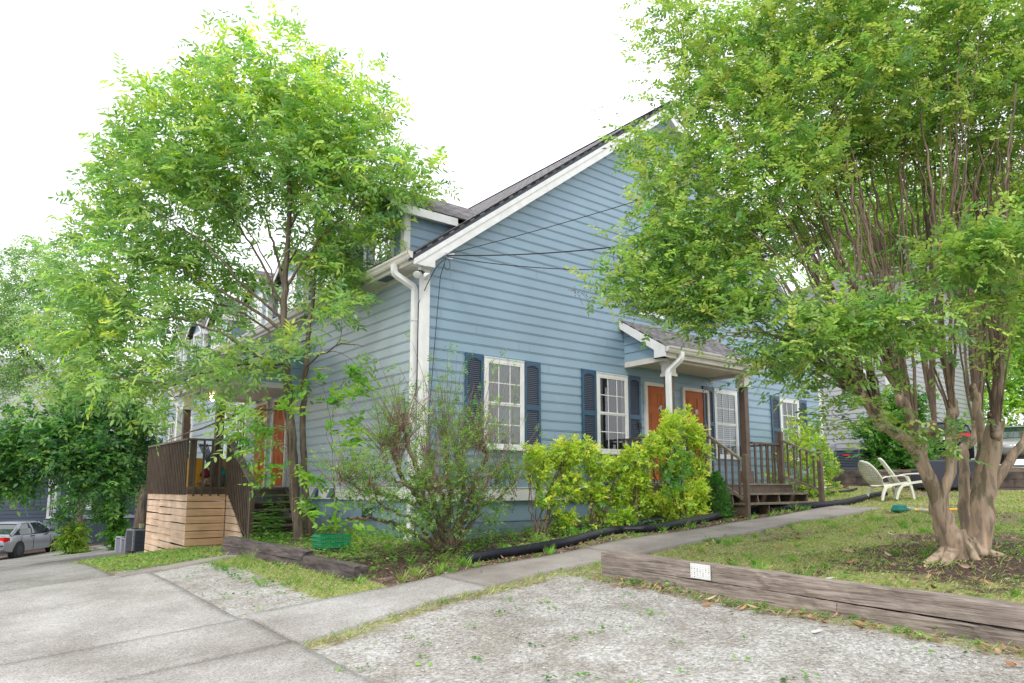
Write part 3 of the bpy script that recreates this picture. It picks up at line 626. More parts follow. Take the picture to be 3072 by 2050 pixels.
# porch roofs (shed roof, boxed beam, side triangles) as parts of the house
def porch_roof(P, a0, a1, depth, ztop, zlow, parent, colp, zfloor, spout):
    "P(u, out, z)"
    o = .16
    A = [P(a0, depth+.18, zlow), P(a1, depth+.18, zlow), P(a1, .0, ztop), P(a0, .0, ztop)]
    r = roof_plane('porch_roof', *A, .03, M['roof'], parent)
    zb = zlow-.28
    mb = MB(); pbox(mb, P, a0+.12, a1-.12, depth-.16, depth+.02, zb, zlow-.06); pbox(mb, P, a0+.12, a0+.26, .02, depth-.16, zb, zb+.12); pbox(mb, P, a1-.26, a1-.12, .02, depth-.16, zb, zb+.12)
    mb.build('porch_beam', M['offwhite'], parent)
    mb = MB(); pbox(mb, P, a0+.26, a1-.26, .02, depth-.16, zb+.06, zb+.08); mb.build('porch_ceiling', M['offwhite'], parent)
    sl = (ztop-zlow)/(depth+.18)
    for s, a in ((0, a0+.13), (1, a1-.13)):
        mb = MB(); n = int((ztop-zb)/CO)+1
        for i in range(n):
            z = zb+.12+i*CO; zt = z+CO-.004
            f = lambda zz: max(.0, min(depth, (ztop-.12-zz)/sl))
            if f(z) <= .04: break
            q = .012 if s == 0 else -.012
            vs = [P(a-q*1.2, .0, z), P(a-q*1.2, f(z), z), P(a, f(zt), zt), P(a, .0, zt), P(a+.004, 0, z), P(a+.004, f(z), z)]
            mb.add(vs, [(0, 1, 2, 3), (4, 5, 1, 0)])
        mb.build('gable_panel', M['blue'], parent)
        mb = MB(); e = -.15 if s == 0 else .12
        q0 = [P(a+e, depth+.17, zlow-.03), P(a+e, .0, ztop-.03), P(a+e, .0, ztop-.2), P(a+e, depth-.14, zlow-.03-.02), P(a+e, depth-.14, zlow-.24), P(a+e, depth+.17, zlow-.24)]
        v = Vector(P(a+e+.03, 0, 0))-Vector(P(a+e, 0, 0)); mb.prism(q0, v); mb.build('porch_rake', M['white'], parent)
        mb = MB(); pbox(mb, P, min(a+e, a), max(a+e, a), depth-.14, depth+.16, zlow-.24, zlow-.22); mb.build('porch_soffit', M['white'], parent)
    p0, p1 = P(a0-.03, depth+.17, 0), P(a1+.03, depth+.17, 0); od = Vector(P(0, 1, 0))-Vector(P(0, 0, 0))
    mb = MB(); pbox(mb, P, a0, a1, depth+.15, depth+.17, zlow-.24, zlow-.03); pbox(mb, P, a0, a1, depth+.02, depth+.15, zlow-.24, zlow-.22); mb.build('porch_fascia', M['offwhite'], parent)
    gutter(parent, p0, p1, od, zlow-.02, 'porch_gutter')
    for c in colp:
        mb = MB(); pbox(mb, P, c-.075, c+.075, depth-.15, depth, zfloor, zb-.0); col = mb.build('porch_column', M['brown'], parent)
        mb = MB(); pbox(mb, P, c-.105, c+.105, depth-.18, depth+.03, zb-.26, zb); pbox(mb, P, c-.125, c+.125, depth-.2, depth+.05, zb-.30, zb-.24); pbox(mb, P, c-.125, c+.125, depth-.2, depth+.05, zb-.04, zb+.0); mb.build('capital', M['offwhite'], col)
        mb = MB(); pbox(mb, P, c-.11, c+.11, depth-.185, depth+.035, zfloor, zfloor+.28); mb.build('column_base', M['brown'], col)
    downspout(parent, [P(spout+.22, depth+.23, zlow-.1), P(spout+.22, depth+.23, zlow-.24), P(spout, depth+.06, zlow-.5), P(spout, depth+.06, zfloor-.6)], name='porch_downspout')
porch_roof(front, 4.93, 8.3, 1.1, 5.13, 4.36, house, (5.28, 7.9), 1.6, 5.10)
porch_roof(lambda u, o, z: (-o, u, z), 5.0, 8.5, 1.85, 4.9, 3.98, house, (5.4, 8.15), 1.5, 8.35)
# flood light with two lamps under the eave corner
fl = thing('flood_light', 'twin white flood lamps under the eave at the near corner of the blue house', 'floodlight', (-.13, -.08, 5.3))
mb = MB(); mb.lathe([(.05, 0), (.055, -.02), (.04, -.07)], (-.13, -.08, 5.30), 10); mb.build('mount', M['metal'], fl)
for q, dx in (((-.24, -.16, 5.12), -1), ((-.05, -.2, 5.1), 1)):
    mb = MB(); c = Vector((-.13, -.08, 5.25)); e = Vector(q); d = (e-c).normalized(); mb.tube([c, c+d*.08, c+d*.09, c+d*.12], [.014, .018, .03, .032], 10); ah = mb.build('lamp_holder', M['wire'], fl)
    mb = MB(); mb.tube([c+d*.12, c+d*.17, c+d*.20, c+d*.21], [.03, .06, .068, .03], 14); mb.build('lamp', M['white'], fl, smooth=True)
# porch lamp by the left door, lit
lx, ly = (float(v) for v in PD(640, 1153, 17.2)[:2])
pl = thing('porch_lamp', 'small lit lamp under the roof of the left deck', 'lamp', (lx, ly, 3.74))
mb = MB(); mb.lathe([(.06, 0), (.06, -.03)], (lx, ly, 3.76), 10); mb.build('lamp_base', M['metal'], pl)
mb = MB(); mb.lathe([(.03, 0), (.06, -.04), (.055, -.1), (.02, -.13)], (lx, ly, 3.73), 10); mb.build('bulb', mat('lit_bulb', (1, .72, .4), emit=14), pl)
# ------------------------------------------------------------------ cables
def cable(name, label, pts, r, cat='cable', seg=5, m='wire', group=None):
    mb = MB(); mb.tube(pts, r, seg); o = mb.build(name, M[m]); return setp(o, label, cat, group)
def sag(a, b, s, n=24):
    a = np.array(a, float); b = np.array(b, float); return [a+(b-a)*t-np.array([0, 0, s*4*t*(1-t)]) for t in np.linspace(0, 1, n)]
A0 = (.28, -.27, 5.56)
cable('overhead_cable', 'topmost thin black cable rising from the eave corner towards the right tree', sag(A0, PD(2700, 330, 9.5), .12), .007)
cable('overhead_cable', 'thick middle black cable from the eave corner into the right tree', sag((.28, -.28, 5.54), PD(2700, 560, 10), .30), .011)
cable('overhead_cable', 'lowest black cable sagging flat across the blue gable wall', sag((.30, -.27, 5.52), PD(2600, 690, 11), .42), .008)
cable('wall_cable', 'thin black cable hanging straight down the blue wall beside the corner board', [(.28, -.26, 5.5), (.27, -.1, 5.2), (.22, -.05, 4.2), (.13, -.05, 3.0), (.07, -.05, 2.2), (.05, -.05, 1.5), (.04, -.05, 1.0)], .006)
cable('wall_cable', 'black cable looping from the eave down between the corner board and the downspout', [(.26, -.25, 5.48), (.1, -.22, 5.3), (.0, -.1, 5.0), (-.04, .11, 4.7), (-.04, .12, 3.4), (-.05, .14, 3.1), (-.05, .45, 2.6), (-.04, .62, 1.9)], .008)
cable('cable_loop', 'small coil of cable below the wire clamps at the rake end', [np.array([.3, -.26, 5.38])+np.array([.06*math.cos(t), -.01, .1*math.sin(t)]) for t in np.linspace(0, 6.4, 20)], .005)
mb = MB(); mb.bar((.26, -.26, 5.57), (.44, -.27, 5.59), .03, .04); mb.bar((.30, -.25, 5.50), (.42, -.26, 5.51), .03, .03); setp(mb.build('cable_clamp', M['metal']), 'pale metal clamps gripping the cables on the white rake end', 'clamp')
cable('ground_wire', 'thin cable running down the foundation between corner shrub and hedge', [(2.52, -.06, 1.9), (2.5, -.05, 1.5), (2.5, -.03, 1.0), (2.5, -.02, .65)], .006)
# ------------------------------------------------------------------ front porch (deck, stair, rails)
fp = thing('front_porch', 'brown wooden porch and stair with railings before the orange doors', 'porch', (7.7, -1.4, 1.1))
def balusters(parent, pts, m=None, w=.032, name='baluster'):
    ob = []
    for p, q in pts:
        mb = MB(); mb.bar(p, q, w, w, up=(0, 1, 0) if abs(p[0]-q[0])+abs(p[1]-q[1]) < 1e-6 else (0, 0, 1)); ob.append(mb.build(name, m or M['brown'], parent))
    return ob
PX0, PX1, PY = 5.0, 9.2, -1.12; ZF = 1.6
mb = MB()
n = int((PX1-PX0)/.143)
y = 0.
for k in range(8): mb.box((PX0, -.03-.137*(k+1), ZF-.035), (PX1, -.03-.137*k-.006, ZF))
mb.build('deck_boards', M['tread'], fp)
mb = MB(); mb.box((PX0, PY, ZF-.24), (PX1, PY+.04, ZF-.036)); mb.box((PX0, PY+.04, ZF-.24), (PX0+.04, -.03, ZF-.036)); mb.box((PX1-.04, PY+.04, ZF-.24), (PX1, -.03, ZF-.036)); mb.build('rim_joist', M['brown'], fp)
for x in (PX0+.05, 6.3, 9.05):
    mb = MB(); mb.box((x, PY+.05, hz(x, PY)-.1), (x+.1, PY+.15, ZF-.04)); mb.build('support_post', M['brown'], fp)
SX0, SX1 = 6.28, 9.16
def post(x, y, z0, z1, w=.095, par=fp):
    mb = MB(); h = w/2; mb.box((x-h, y-h, z0), (x+h, y+h, z1-.03)); mb.add([(x-h, y-h, z1-.03), (x+h, y-h, z1-.03), (x+h, y+h, z1-.03), (x-h, y+h, z1-.03), (x-h+.02, y-h+.02, z1), (x+h-.02, y-h+.02, z1), (x+h-.02, y+h-.02, z1), (x-h+.02, y+h-.02, z1)], [(4, 5, 6, 7), (0, 1, 5, 4), (1, 2, 6, 5), (2, 3, 7, 6), (3, 0, 4, 7)])
    return mb.build('newel_post', M['brown'], par, bevel=.006)
yt = PY-.02; yb = -2.08
for x in (SX0, SX1):
    post(x, yt, hz(x, yt)+.05, ZF+1.24); post(x, yb, hz(x, yb)-.03, hz(x, yb)+1.27)
    s0 = (x, yt-.05, ZF+1.0); s1 = (x, yb+.05, hz(x, yb)+1.13)
    mb = MB(); mb.bar(s0, s1, .07, .05); mb.build('handrail', M['tread'], fp)
    l0 = (x, yt-.05, ZF+.16); l1 = (x, yb+.05, hz(x, yb)+.36)
    mb = MB(); mb.bar(l0, l1, .045, .06); mb.build('bottom_rail', M['tread'], fp)
    B = []
    for k in range(1, 6):
        t = (k-.25)/5.4; a = np.array(l0)+(np.array(l1)-np.array(l0))*t; b_ = np.array(s0)+(np.array(s1)-np.array(s0))*t; B.append((a, b_))
    balusters(fp, B, w=.035)
for (a, b_, yy) in ((7.99, SX1, PY), (5.37, 6.2, PY)):
    mb = MB(); mb.bar((a, yy, ZF+.92), (b_, yy, ZF+.92), .06, .04); mb.build('top_rail', M['brown'], fp)
    k = max(2, int((b_-a)/.2)); balusters(fp, [((a+(b_-a)*(i+.5)/k, yy, ZF-.03), (a+(b_-a)*(i+.5)/k, yy, ZF+.90)) for i in range(k)])
for x in (PX1-.02, PX0+.02):
    mb = MB(); mb.bar((x, -.05, ZF+.92), (x, PY, ZF+.92), .06, .04); mb.build('top_rail', M['brown'], fp)
    balusters(fp, [((x, -.1-.17*k, ZF-.03), (x, -.1-.17*k, ZF+.90)) for k in range(6)])
gb = hz(7.7, yb)
mb = MB()
for k in range(2): mb.box((SX0-.1, PY-.012-.165*(k+1), ZF-.037), (SX1-.06, PY-.012-.165*k-.008, ZF-.002))
mb.build('landing_boards', M['tread'], fp)
mb = MB(); mb.box((SX0-.08, -1.43, ZF-.22), (SX1-.08, -1.39, ZF-.038)); mb.build('landing_joist', M['brown'], fp)
for z, ya in ((ZF-.205, -1.53), (ZF-.40, -1.80)):
    mb = MB(); mb.box((SX0-.10, ya-.27, z-.04), (SX1-.05, ya-.14, z)); mb.box((SX0-.10, ya-.132, z-.04), (SX1-.05, ya, z)); mb.build('step', M['tread'], fp)
for x in (SX0-.07, 7.1, 7.9, SX1-.12):
    mb = MB(); mb.prism([(x, -1.40, ZF-.22), (x, -1.15, ZF-.22), (x, -1.15, gb-.1), (x, -2.04, gb-.1), (x, -2.04, ZF-.445), (x, -1.81, ZF-.445), (x, -1.78, ZF-.25), (x, -1.43, ZF-.25)], (.04, 0, 0)); mb.build('stringer', M['brown'], fp)  # made solid to the ground to shut light out below the steps
mb = MB(); mb.box((PX0+.02, PY+.06, .6), (PX1-.02, PY+.09, ZF-.245)); mb.build('shade_panel', M['brown'], fp)  # added panel closing off the porch underside so the stair gaps stay dark
# ------------------------------------------------------------------ left deck
ld = thing('side_deck', 'raised brown deck with pale new board skirting and a steep stair', 'deck', (-1.2, 6.8, 0.2))
DX, DY0, DY1, DZ = -2.4, 5.1, 8.66, 1.52
mb = MB()
for k in range(17): mb.box((DX+.01+k*.14, DY0, DZ-.035), (DX+.01+k*.14+.133, DY1, DZ))
mb.build('deck_boards', M['tread'], ld)
mb = MB(); mb.box((DX+.02, DY0+.01, DZ-.26), (-1.60, DY0+.05, DZ-.036)); mb.box((DX+.02, DY0+.05, DZ-.26), (DX+.06, DY1, DZ-.036)); mb.box((DX+.02, DY1-.04, DZ-.26), (-.03, DY1, DZ-.036)); mb.build('rim_joist', M['brown'], ld)
# skirting boards, slightly crooked, following the ground
random.seed(11); bh = .135; zt = DZ-.15
mb = MB(); k = 0; z = zt
while z > -.3:
    a, b_ = DY0, DY1; ya = DY0
    for seg in ((DY0, DY0+1.15), (DY0+1.155, DY0+2.3), (DY0+2.305, DY1)):
        if z < hz(DX, (seg[0]+seg[1])/2)-.1: continue
        j = random.uniform(-.008, .008); d = .0
        h0, h1 = z+j, z+j+random.uniform(-.01, .01)
        mb.add([(DX, seg[0], h0-bh), (DX, seg[1], h1-bh), (DX, seg[1], h1), (DX, seg[0], h0), (DX-.02, seg[0], h0-bh), (DX-.02, seg[1], h1-bh), (DX-.02, seg[1], h1), (DX-.02, seg[0], h0)], [(0, 1, 2, 3), (7, 6, 5, 4), (4, 5, 1, 0), (6, 7, 3, 2), (5, 6, 2, 1), (7, 4, 0, 3)])
    z -= bh+.014
mb.build('skirting', M['cedar_y'], ld)
mb = MB(); z = zt
while z > -.02:
    mb.box((DX-.02, DY0-.02, z-bh), (-1.62, DY0, z)); z -= bh+.014
mb.build('skirting', M['cedar_x'], ld)
mb = MB(); z = zt
yS = 3.62
while z > .1:      # triangular side below the stair
    f = lambda zz: DY0-(DZ-.1-zz)/((DZ-.35)/(DY0-3.55))
    y0, y1 = f(z-bh), f(z)
    if z <= zt-.001 or True: mb.prism([(-1.63, DY0, z-bh), (-1.63, DY0, z), (-1.63, min(DY0-.005, y1), z), (-1.63, min(DY0-.01, y0), z-bh)], (-.02, 0, 0))
    z -= bh+.014
mb.build('skirting', M['cedar_y'], ld)
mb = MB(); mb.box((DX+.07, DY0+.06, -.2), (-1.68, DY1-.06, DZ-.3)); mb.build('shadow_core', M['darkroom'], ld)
# railing: posts, rails, many balusters
mb = MB(); mb.bar((DX-.02, DY0-.06, DZ+.97), (DX-.02, DY1, DZ+.97), .13, .035); mb.build('top_rail', M['tread'], ld)
mb = MB(); mb.bar((DX, DY0-.03, DZ+.97), (-1.62, DY0-.03, DZ+.97), .12, .035); mb.build('top_rail', M['tread'], ld)
balusters(ld, [((DX-.045, DY0+.08+k*.135, DZ-.16), (DX-.045, DY0+.08+k*.135, DZ+.955)) for k in range(27)], w=.034)
balusters(ld, [((DX+.09+k*.165, DY0-.04, DZ-.18), (DX+.09+k*.165, DY0-.04, DZ+.955)) for k in range(5)], w=.036)
for (x, y) in ((DX+.05, DY0+.05), (-1.62, DY0+.02), (DX+.05, DY1-.05)):
    mb = MB(); mb.box((x-.045, y-.045, .0), (x+.045, y+.045, DZ+.955)); mb.build('deck_post', M['brown'], ld)
gS = hz(-1, 3.5)
t0 = np.array([-1.63, DY0-.02, DZ+.98]); t1 = np.array([-1.63, 3.42, gS+1.0])
mb = MB(); mb.bar(t0+[0, -.02, .02], t1+[0, -.12, .0], .13, .04); mb.build('handrail', M['tread'], ld)
B = []
for k in range(15):
    t = (k+.5)/15.3; p = t0+(t1-t0)*t; B.append((p-[0, 0, 1.12], p-[0, 0, .02]))
balusters(ld, B, w=.036)
mb = MB(); mb.box((-1.70, 3.42, gS-.1), (-1.61, 3.51, gS+.97)); mb.build('newel_post', M['brown'], ld)
nst = 7
for k in range(1, nst):
    z = DZ-(DZ-gS)*k/nst; y = DY0-.255*k+.02
    mb = MB(); mb.box((-1.58, y, z-.04), (-.42, y+.27, z)); mb.build('step', M['tread'], ld)
mb = MB(); mb.box((-1.57, DY0+.06, -.1), (-.05, DY0+.09, DZ-.30)); mb.build('shade_panel', M['brown'], ld)  # added panel, stands in for the darkness behind the stair treads
for x in (-1.62, -.42):
    mb = MB(); mb.prism([(x, DY0, DZ-.02), (x, DY0, DZ-.34), (x, 3.6, gS-.05), (x, 3.4, gS-.05), (x, 3.4, gS+.12)], (.04, 0, 0)); mb.build('stringer', M['brown'], ld)
mb = MB(); mb.box((-.40, 4.2, .9), (-.36, DY0, 1.3)); mb.build('stair_panel', M['white'], ld)
# things stored on the deck
def lab(o, l, c, g=None): return setp(o, l, c, g)
mb = MB(); mb.box((-2.28, 5.55, DZ), (-2.02, 6.0, DZ+.58), taper=-.02); mb.box((-2.31, 5.52, DZ+.55), (-1.99, 6.03, DZ+.6)); lab(mb.build('storage_bin', mat('yellow_plastic', (.75, .38, .02), .5)), 'yellow plastic bin on the left deck behind the balusters', 'bin')
mb = MB(); mb.box((-1.72, 6.0, DZ), (-1.3, 6.4, DZ+.62)); cb = mb.build('cardboard_box', mat('cardboard', (.42, .24, .1), .9)); lab(cb, 'brown cardboard box standing on the left deck', 'box')
fc = thing('folding_chair', 'folded camp chair with bundled dark legs leaning on the left deck', 'chair', (-1.95, 5.6, DZ))
for k in range(6):
    mb = MB(); mb.tube([(-1.78+k*.02, 5.45+k*.02, DZ+.12), (-2.12+k*.035, 5.62, DZ+.92)], .012, 6); mb.build('leg', M['acslate'], fc)
mb = MB(); mb.tube([(-2.1, 5.6, DZ+.88), (-1.8, 5.62, DZ+.88)], .014, 6); mb.tube([(-1.8, 5.62, DZ+.86), (-1.95, 5.6, DZ+.5)], .011, 6); mb.build('crossbar', M['wire'], fc)
def lump(name, c, r, m, label, cat, seed=1, parent=None, sub=3):
    import bmesh
    bm = bmesh.new(); bmesh.ops.create_icosphere(bm, subdivisions=sub, radius=1); rr = random.Random(seed); ph = [rr.uniform(0, 6) for _ in range(6)]
    for v in bm.verts:
        k = 1+.16*math.sin(4*v.co.x+ph[0])+.14*math.sin(5*v.co.y+ph[1])+.12*math.sin(6*v.co.z+ph[2])+.06*math.sin(13*v.co.x+11*v.co.y+ph[3])
        v.co = Vector((c[0]+v.co.x*r[0]*k, c[1]+v.co.y*r[1]*k, c[2]+v.co.z*r[2]*k))
    me = bpy.data.meshes.new(name); bm.to_mesh(me); bm.free(); me.materials.append(m); me.polygons.foreach_set('use_smooth', [True]*len(me.polygons))
    o = bpy.data.objects.new(name, me); COL.objects.link(o); ORG[o.name] = (0, 0, 0)
    return setp(o, label, cat)
lump('fabric_bag', (-1.72, 5.5, DZ+.22), (.17, .14, .24), mat('teal_cloth', (.01, .2, .18), .9, noise=.4), 'crumpled teal bag on the deck beside the folded chair', 'bag', 2)
lump('fabric_bag', (-2.02, 5.36, DZ+.26), (.11, .08, .1), mat('maroon_cloth', (.16, .02, .03), .9, noise=.3), 'small maroon bag hung over the pile on the deck', 'bag', 3)
lump('rolled_blanket', (-1.98, 5.33, DZ+.09), (.17, .1, .09), mat('brown_fur', (.3, .19, .13), 1, noise=.6, nscale=20, bump=1), 'mottled brown blanket heaped on the deck floor', 'blanket', 4)
# ------------------------------------------------------------------ timbers, edging, pipe
def timber(name, label, p, q, wx, hz_, m, group=None, seed=0, nseg=24, par=None, rough=.012):
    "old squared timber from p to q (centre of the bottom face) with worn edges"
    r = np.random.default_rng(seed); p = np.array(p, float); q = np.array(q, float); d = (q-p); L_ = np.linalg.norm(d); d /= L_; rough *= .6
    s = np.cross(d, [0, 0, 1]); s /= np.linalg.norm(s); u = np.cross(s, d)
    ring = [(-.5, .02), (-.5, .3), (-.5, .62), (-.5, .95), (-.465, 1), (-.15, 1), (.15, 1), (.465, 1), (.5, .95), (.5, .5), (.5, .02)]
    V = []
    ph = r.uniform(0, 6, len(ring)); 
    for i in range(nseg+1):
        t = i/nseg; c = p+d*L_*t; end = .9 if i in (0, nseg) else 1
        for k, (a, b) in enumerate(ring):
            j = rough*(math.sin(t*L_*3.1+ph[k])*.6+r.normal()*.45)
            ex = r.normal()*.02 if i in (0, nseg) else 0
            V.append(c+s*(a*wx*(.96 if i in (0, nseg) else 1)+np.sign(a)*j)+u*(b*hz_+(j if b > .5 else 0))+d*ex)
    n = len(ring); Fq = [(i*n+k, (i+1)*n+k, (i+1)*n+(k+1) % n, i*n+(k+1) % n) for i in range(nseg) for k in range(n)]
    mb = MB(); mb.add(V, Fq+[tuple(range(n)), tuple(nseg*n+k for k in range(n-1, -1, -1))]); o = mb.build(name, m, par)
    if label: setp(o, label, 'timber', group)
    return o
TG = 'old timbers edging the gravel'
z0 = .44
timber('landscape_timber', 'long grey top timber with the white plate nailed to it, at the lawn edge', (.29, -4.02, .555), (.31, -10.2, .385), .2, .17, M['tie'], TG, 1, 60)
timber('landscape_timber', 'lower left grey timber lying on the gravel beneath the plated one', (.275, -4.05, .38), (.28, -7.02, .29), .2, .175, M['tie'], TG, 2, 40)
timber('landscape_timber', 'lower right grey timber on the gravel, cracked and sunken below the top timber', (.275, -7.05, .255), (.285, -10.3, .16), .2, .205, M['tie'], TG, 5, 40)
pl_ = bpy.data.objects['landscape_timber']
def on_tie(y): return .555+(.385-.555)*(y+4.02)/(-6.18)
mb = MB(); y0, y1 = -5.66, -5.40
mb.prism([(.183, y0, on_tie(y0)+.015), (.183, y1, on_tie(y1)+.015), (.183, y1, on_tie(y1)+.172), (.183, y0, on_tie(y0)+.172)], (-.004, 0, 0)); pp = mb.build('metal_plate', M['white'], pl_)
mb = MB(); rr = random.Random(4)
for i in range(7):
    for j in range(7):
        y = y0+.02+i*.037; z = on_tie(y)+.03+j*.0215; s = rr.choice([.0022, .003, .005]); mb.add([(.1782, y-s, z-s), (.1782, y+s, z-s), (.1782, y+s, z+s), (.1782, y-s, z+s)], [(3, 2, 1, 0)])
mb.build('nail_holes', M['wire'], pp)
def zt_(x, y): return hz(x, y)
timber('landscape_timber', 'dark creosoted timber ending by the footpath, nearer of the old bed edging', (-2.0, -1.85, .30), (-2.08, -.38, .33), .2, .20, M['tie_dark'], 'dark timbers of the left bed', 8, 20)
timber('landscape_timber', 'upper dark timber running from the stair foot to the step in the bed edging', (-2.08, -.36, .46), (-2.36, 2.45, .53), .2, .135, M['tie_dark'], 'dark timbers of the left bed', 9, 30)
timber('landscape_timber', 'bottom dark timber half buried below the upper one by the stair foot', (-2.08, -.36, .29), (-2.36, 2.45, .36), .2, .165, M['tie_dark'], 'dark timbers of the left bed', 10, 30)
timber('landscape_timber', 'short split timber lying in grass beyond the deck corner', (-3.3, 5.6, hz(-3.3, 5.6)), (-3.0, 7.0, hz(-3, 7)), .16, .12, M['tie_dark'], 'dark timbers of the left bed', 12, 10)
def catmull(P, n=12):
    P = [np.array(p, float) for p in P]; P = [2*P[0]-P[1]]+P+[2*P[-1]-P[-2]]; o = []
    for i in range(1, len(P)-2):
        for t in np.linspace(0, 1, n, endpoint=False):
            a, b, c, d = P[i-1:i+3]; o.append(.5*((2*b)+(c-a)*t+(2*a-5*b+4*c-d)*t*t+(3*b-a-3*c+d)*t**3))
    return o+[P[-2]]
def corrugated(name, label, P, r, cat='drain pipe', pitch=.022):
    pts = catmull(P, 30); pts = np.array(pts); dl = np.r_[0, np.cumsum(np.linalg.norm(np.diff(pts, axis=0), axis=1))]
    n = int(dl[-1]/pitch*4); s = np.linspace(0, dl[-1], n); q = np.stack([np.interp(s, dl, pts[:, k]) for k in range(3)], 1)
    rs = r*(1+.0*s)+np.where((np.arange(n) % 4) < 2, 0, -.13*r)
    mb = MB(); mb.tube(q, rs, 14); o = mb.build(name, M['black']); 
    return setp(o, label, cat)
def ground_px(px, py):
    a = (px-1536)/FPX; b = (1179-py)/FPX; d = np.array([a, math.cos(PITCH)-b*math.sin(PITCH), math.sin(PITCH)+b*math.cos(PITCH)]); v = np.array([d[0]*Fd[0]+d[1]*Fd[1], d[0]*Ld[0]+d[1]*Ld[1], d[2]])
    for t in np.linspace(2, 45, 4300):
        p = np.array(CAMP)+v*t
        if p[2] < hz(p[0], p[1]): return p
    return p
gp = lambda x, y, dz=.055: (x, y, hz(x, y)+dz)
def gq(px, py, dz=.06): p = ground_px(px, py); p[2] = hz(p[0], p[1])+dz; return p
corrugated('drain_pipe', 'long black corrugated drain pipe snaking beside the footpath past the porch stair', [gq(1392, 1694), gq(1470, 1679), gq(1545, 1668), gq(1620, 1655), gq(1700, 1640), gq(1770, 1620), gq(1850, 1602), gq(1960, 1596), gq(2090, 1572), gq(2222, 1546, .075), gq(2330, 1534), gq(2430, 1528), gq(2520, 1519), gq(2570, 1508), gq(2625, 1494), gq(2655, 1489)], .08)
corrugated('drain_pipe', 'short black corrugated drain pipe branching from the long one towards the hedge', [gq(1880, 1590, .06), gq(1935, 1580, .07), gq(1985, 1570, .08), gq(2003, 1562, .10), gq(1995, 1555, .11), gq(1975, 1553, .12)], .066)
corrugated('drain_pipe', 'thin black coiled pipe at the foot of the far retaining wall', [gp(11.2, -.9, .03), gp(12.2, -.6, .04), gp(13.2, -.7, .04), gp(14.2, -.4, .04)], .035)
for i in range(9):
    x = 1.75+i*.17 if i < 7 else 10.2+(i-7)*.3; y = -2.50-.012*i if i < 7 else -1.9
    mb = MB(); c = [(x+.085*math.cos(t), y+.012*math.sin(2*t), hz(x, y)-.06+.10*math.sin(t)) for t in np.linspace(0, math.pi, 8)]
    mb.prism([(a, y-.02, c_) for a, b, c_ in c], (0, .05, 0)); setp(mb.build('edging_brick', M['concrete_old']), ('first', 'second', 'third', 'fourth', 'fifth', 'sixth', 'seventh', 'eighth', 'ninth')[i]+' scalloped brown edging brick from the left beside the black drain pipe', 'edging brick', 'scalloped edging bricks')
# milk crate
cp_ = ground_px(994, 1658); cx, cy = float(cp_[0]), float(cp_[1]); w_, d_, h_ = .5, .3, .2; zc = hz(cx, cy)+.06
mc = thing('milk_crate', 'bright green plastic crate in the weeds against the left wall', 'crate', (cx, cy, zc))
mb = MB()
mb.box((cx-w_/2, cy-d_/2, zc), (cx+w_/2, cy+d_/2, zc+.012)); mb.build('base', M['green'], mc)
mb = MB(); t = .014
for (a, b, c, d) in ((cx-w_/2, cy-d_/2, cx+w_/2, cy-d_/2+t), (cx-w_/2, cy+d_/2-t, cx+w_/2, cy+d_/2), (cx-w_/2, cy-d_/2+t, cx-w_/2+t, cy+d_/2-t), (cx+w_/2-t, cy-d_/2+t, cx+w_/2, cy+d_/2-t)):
    for z in (0, .062, .124, .182): mb.box((a-.001*(z > 0), b, zc+z), (c+.001*(z > 0), d, zc+z+(.022 if z < .18 else .03)))
for k in range(13):
    x = cx-w_/2+.006+k*(w_-.02)/12; mb.box((x, cy-d_/2+.002, zc+.01), (x+.010, cy-d_/2+.008, zc+.2)); mb.box((x, cy+d_/2-.008, zc+.01), (x+.010, cy+d_/2-.002, zc+.2))
for k in range(8):
    y = cy-d_/2+.006+k*(d_-.02)/7; mb.box((cx-w_/2+.002, y, zc+.01), (cx-w_/2+.008, y+.01, zc+.2)); mb.box((cx+w_/2-.008, y, zc+.01), (cx+w_/2-.002, y+.01, zc+.2))
mb.build('lattice_sides', M['green'], mc)
# ------------------------------------------------------------------ foliage engine
def unit(v): return v/np.maximum(np.linalg.norm(v, axis=-1, keepdims=True), 1e-9)
def leaves_mesh(name, P, Dr, Nn, Ln, Wd, Cc, m, parent=None, droop=.15, hexa=False):
    P, Dr, Nn = (np.asarray(a, float) for a in (P, Dr, Nn)); Dr = unit(Dr); S = unit(np.cross(Dr, Nn)); N2 = np.cross(S, Dr)
    Ln = np.asarray(Ln, float)[:, None]; Wd = np.asarray(Wd, float)[:, None]
    if hexa:
        a = P; b1 = P+Dr*Ln*.3-S*Wd*.45; c1 = P+Dr*Ln*.7-S*Wd*.38-N2*Ln*droop*.4; t = P+Dr*Ln-N2*Ln*droop; c2 = P+Dr*Ln*.7+S*Wd*.38-N2*Ln*droop*.4; b2 = P+Dr*Ln*.3+S*Wd*.45
        md = P+Dr*Ln*.5-N2*Wd*.12
        V = np.stack([a, b1, c1, t, c2, b2], 1).reshape(-1, 3); i = np.arange(len(P))*6
        Fq = np.concatenate([np.stack([i, i+1, i+2, i+3], 1), np.stack([i, i+3, i+4, i+5], 1)]); k = 6
    else:
        a = P; b1 = P+Dr*Ln*.45-S*Wd*.5+N2*Wd*.12; t = P+Dr*Ln-N2*Ln*droop; b2 = P+Dr*Ln*.45+S*Wd*.5+N2*Wd*.12
        V = np.stack([a, b1, t, b2], 1).reshape(-1, 3); i = np.arange(len(P))*4; Fq = np.stack([i, i+1, i+2, i+3], 1); k = 4
    return np_mesh(name, V, Fq, m, parent, col=np.repeat(Cc, k, 0))
def palette(r, n, cols, wts, jit=.12):
    cols = np.array(cols, float); c = cols[r.choice(len(cols), n, p=np.array(wts)/sum(wts))]
    return np.clip(c*(1+r.normal(0, jit, (n, 1)))*(1+r.normal(0, jit*.35, (n, 3))), .004, 1)
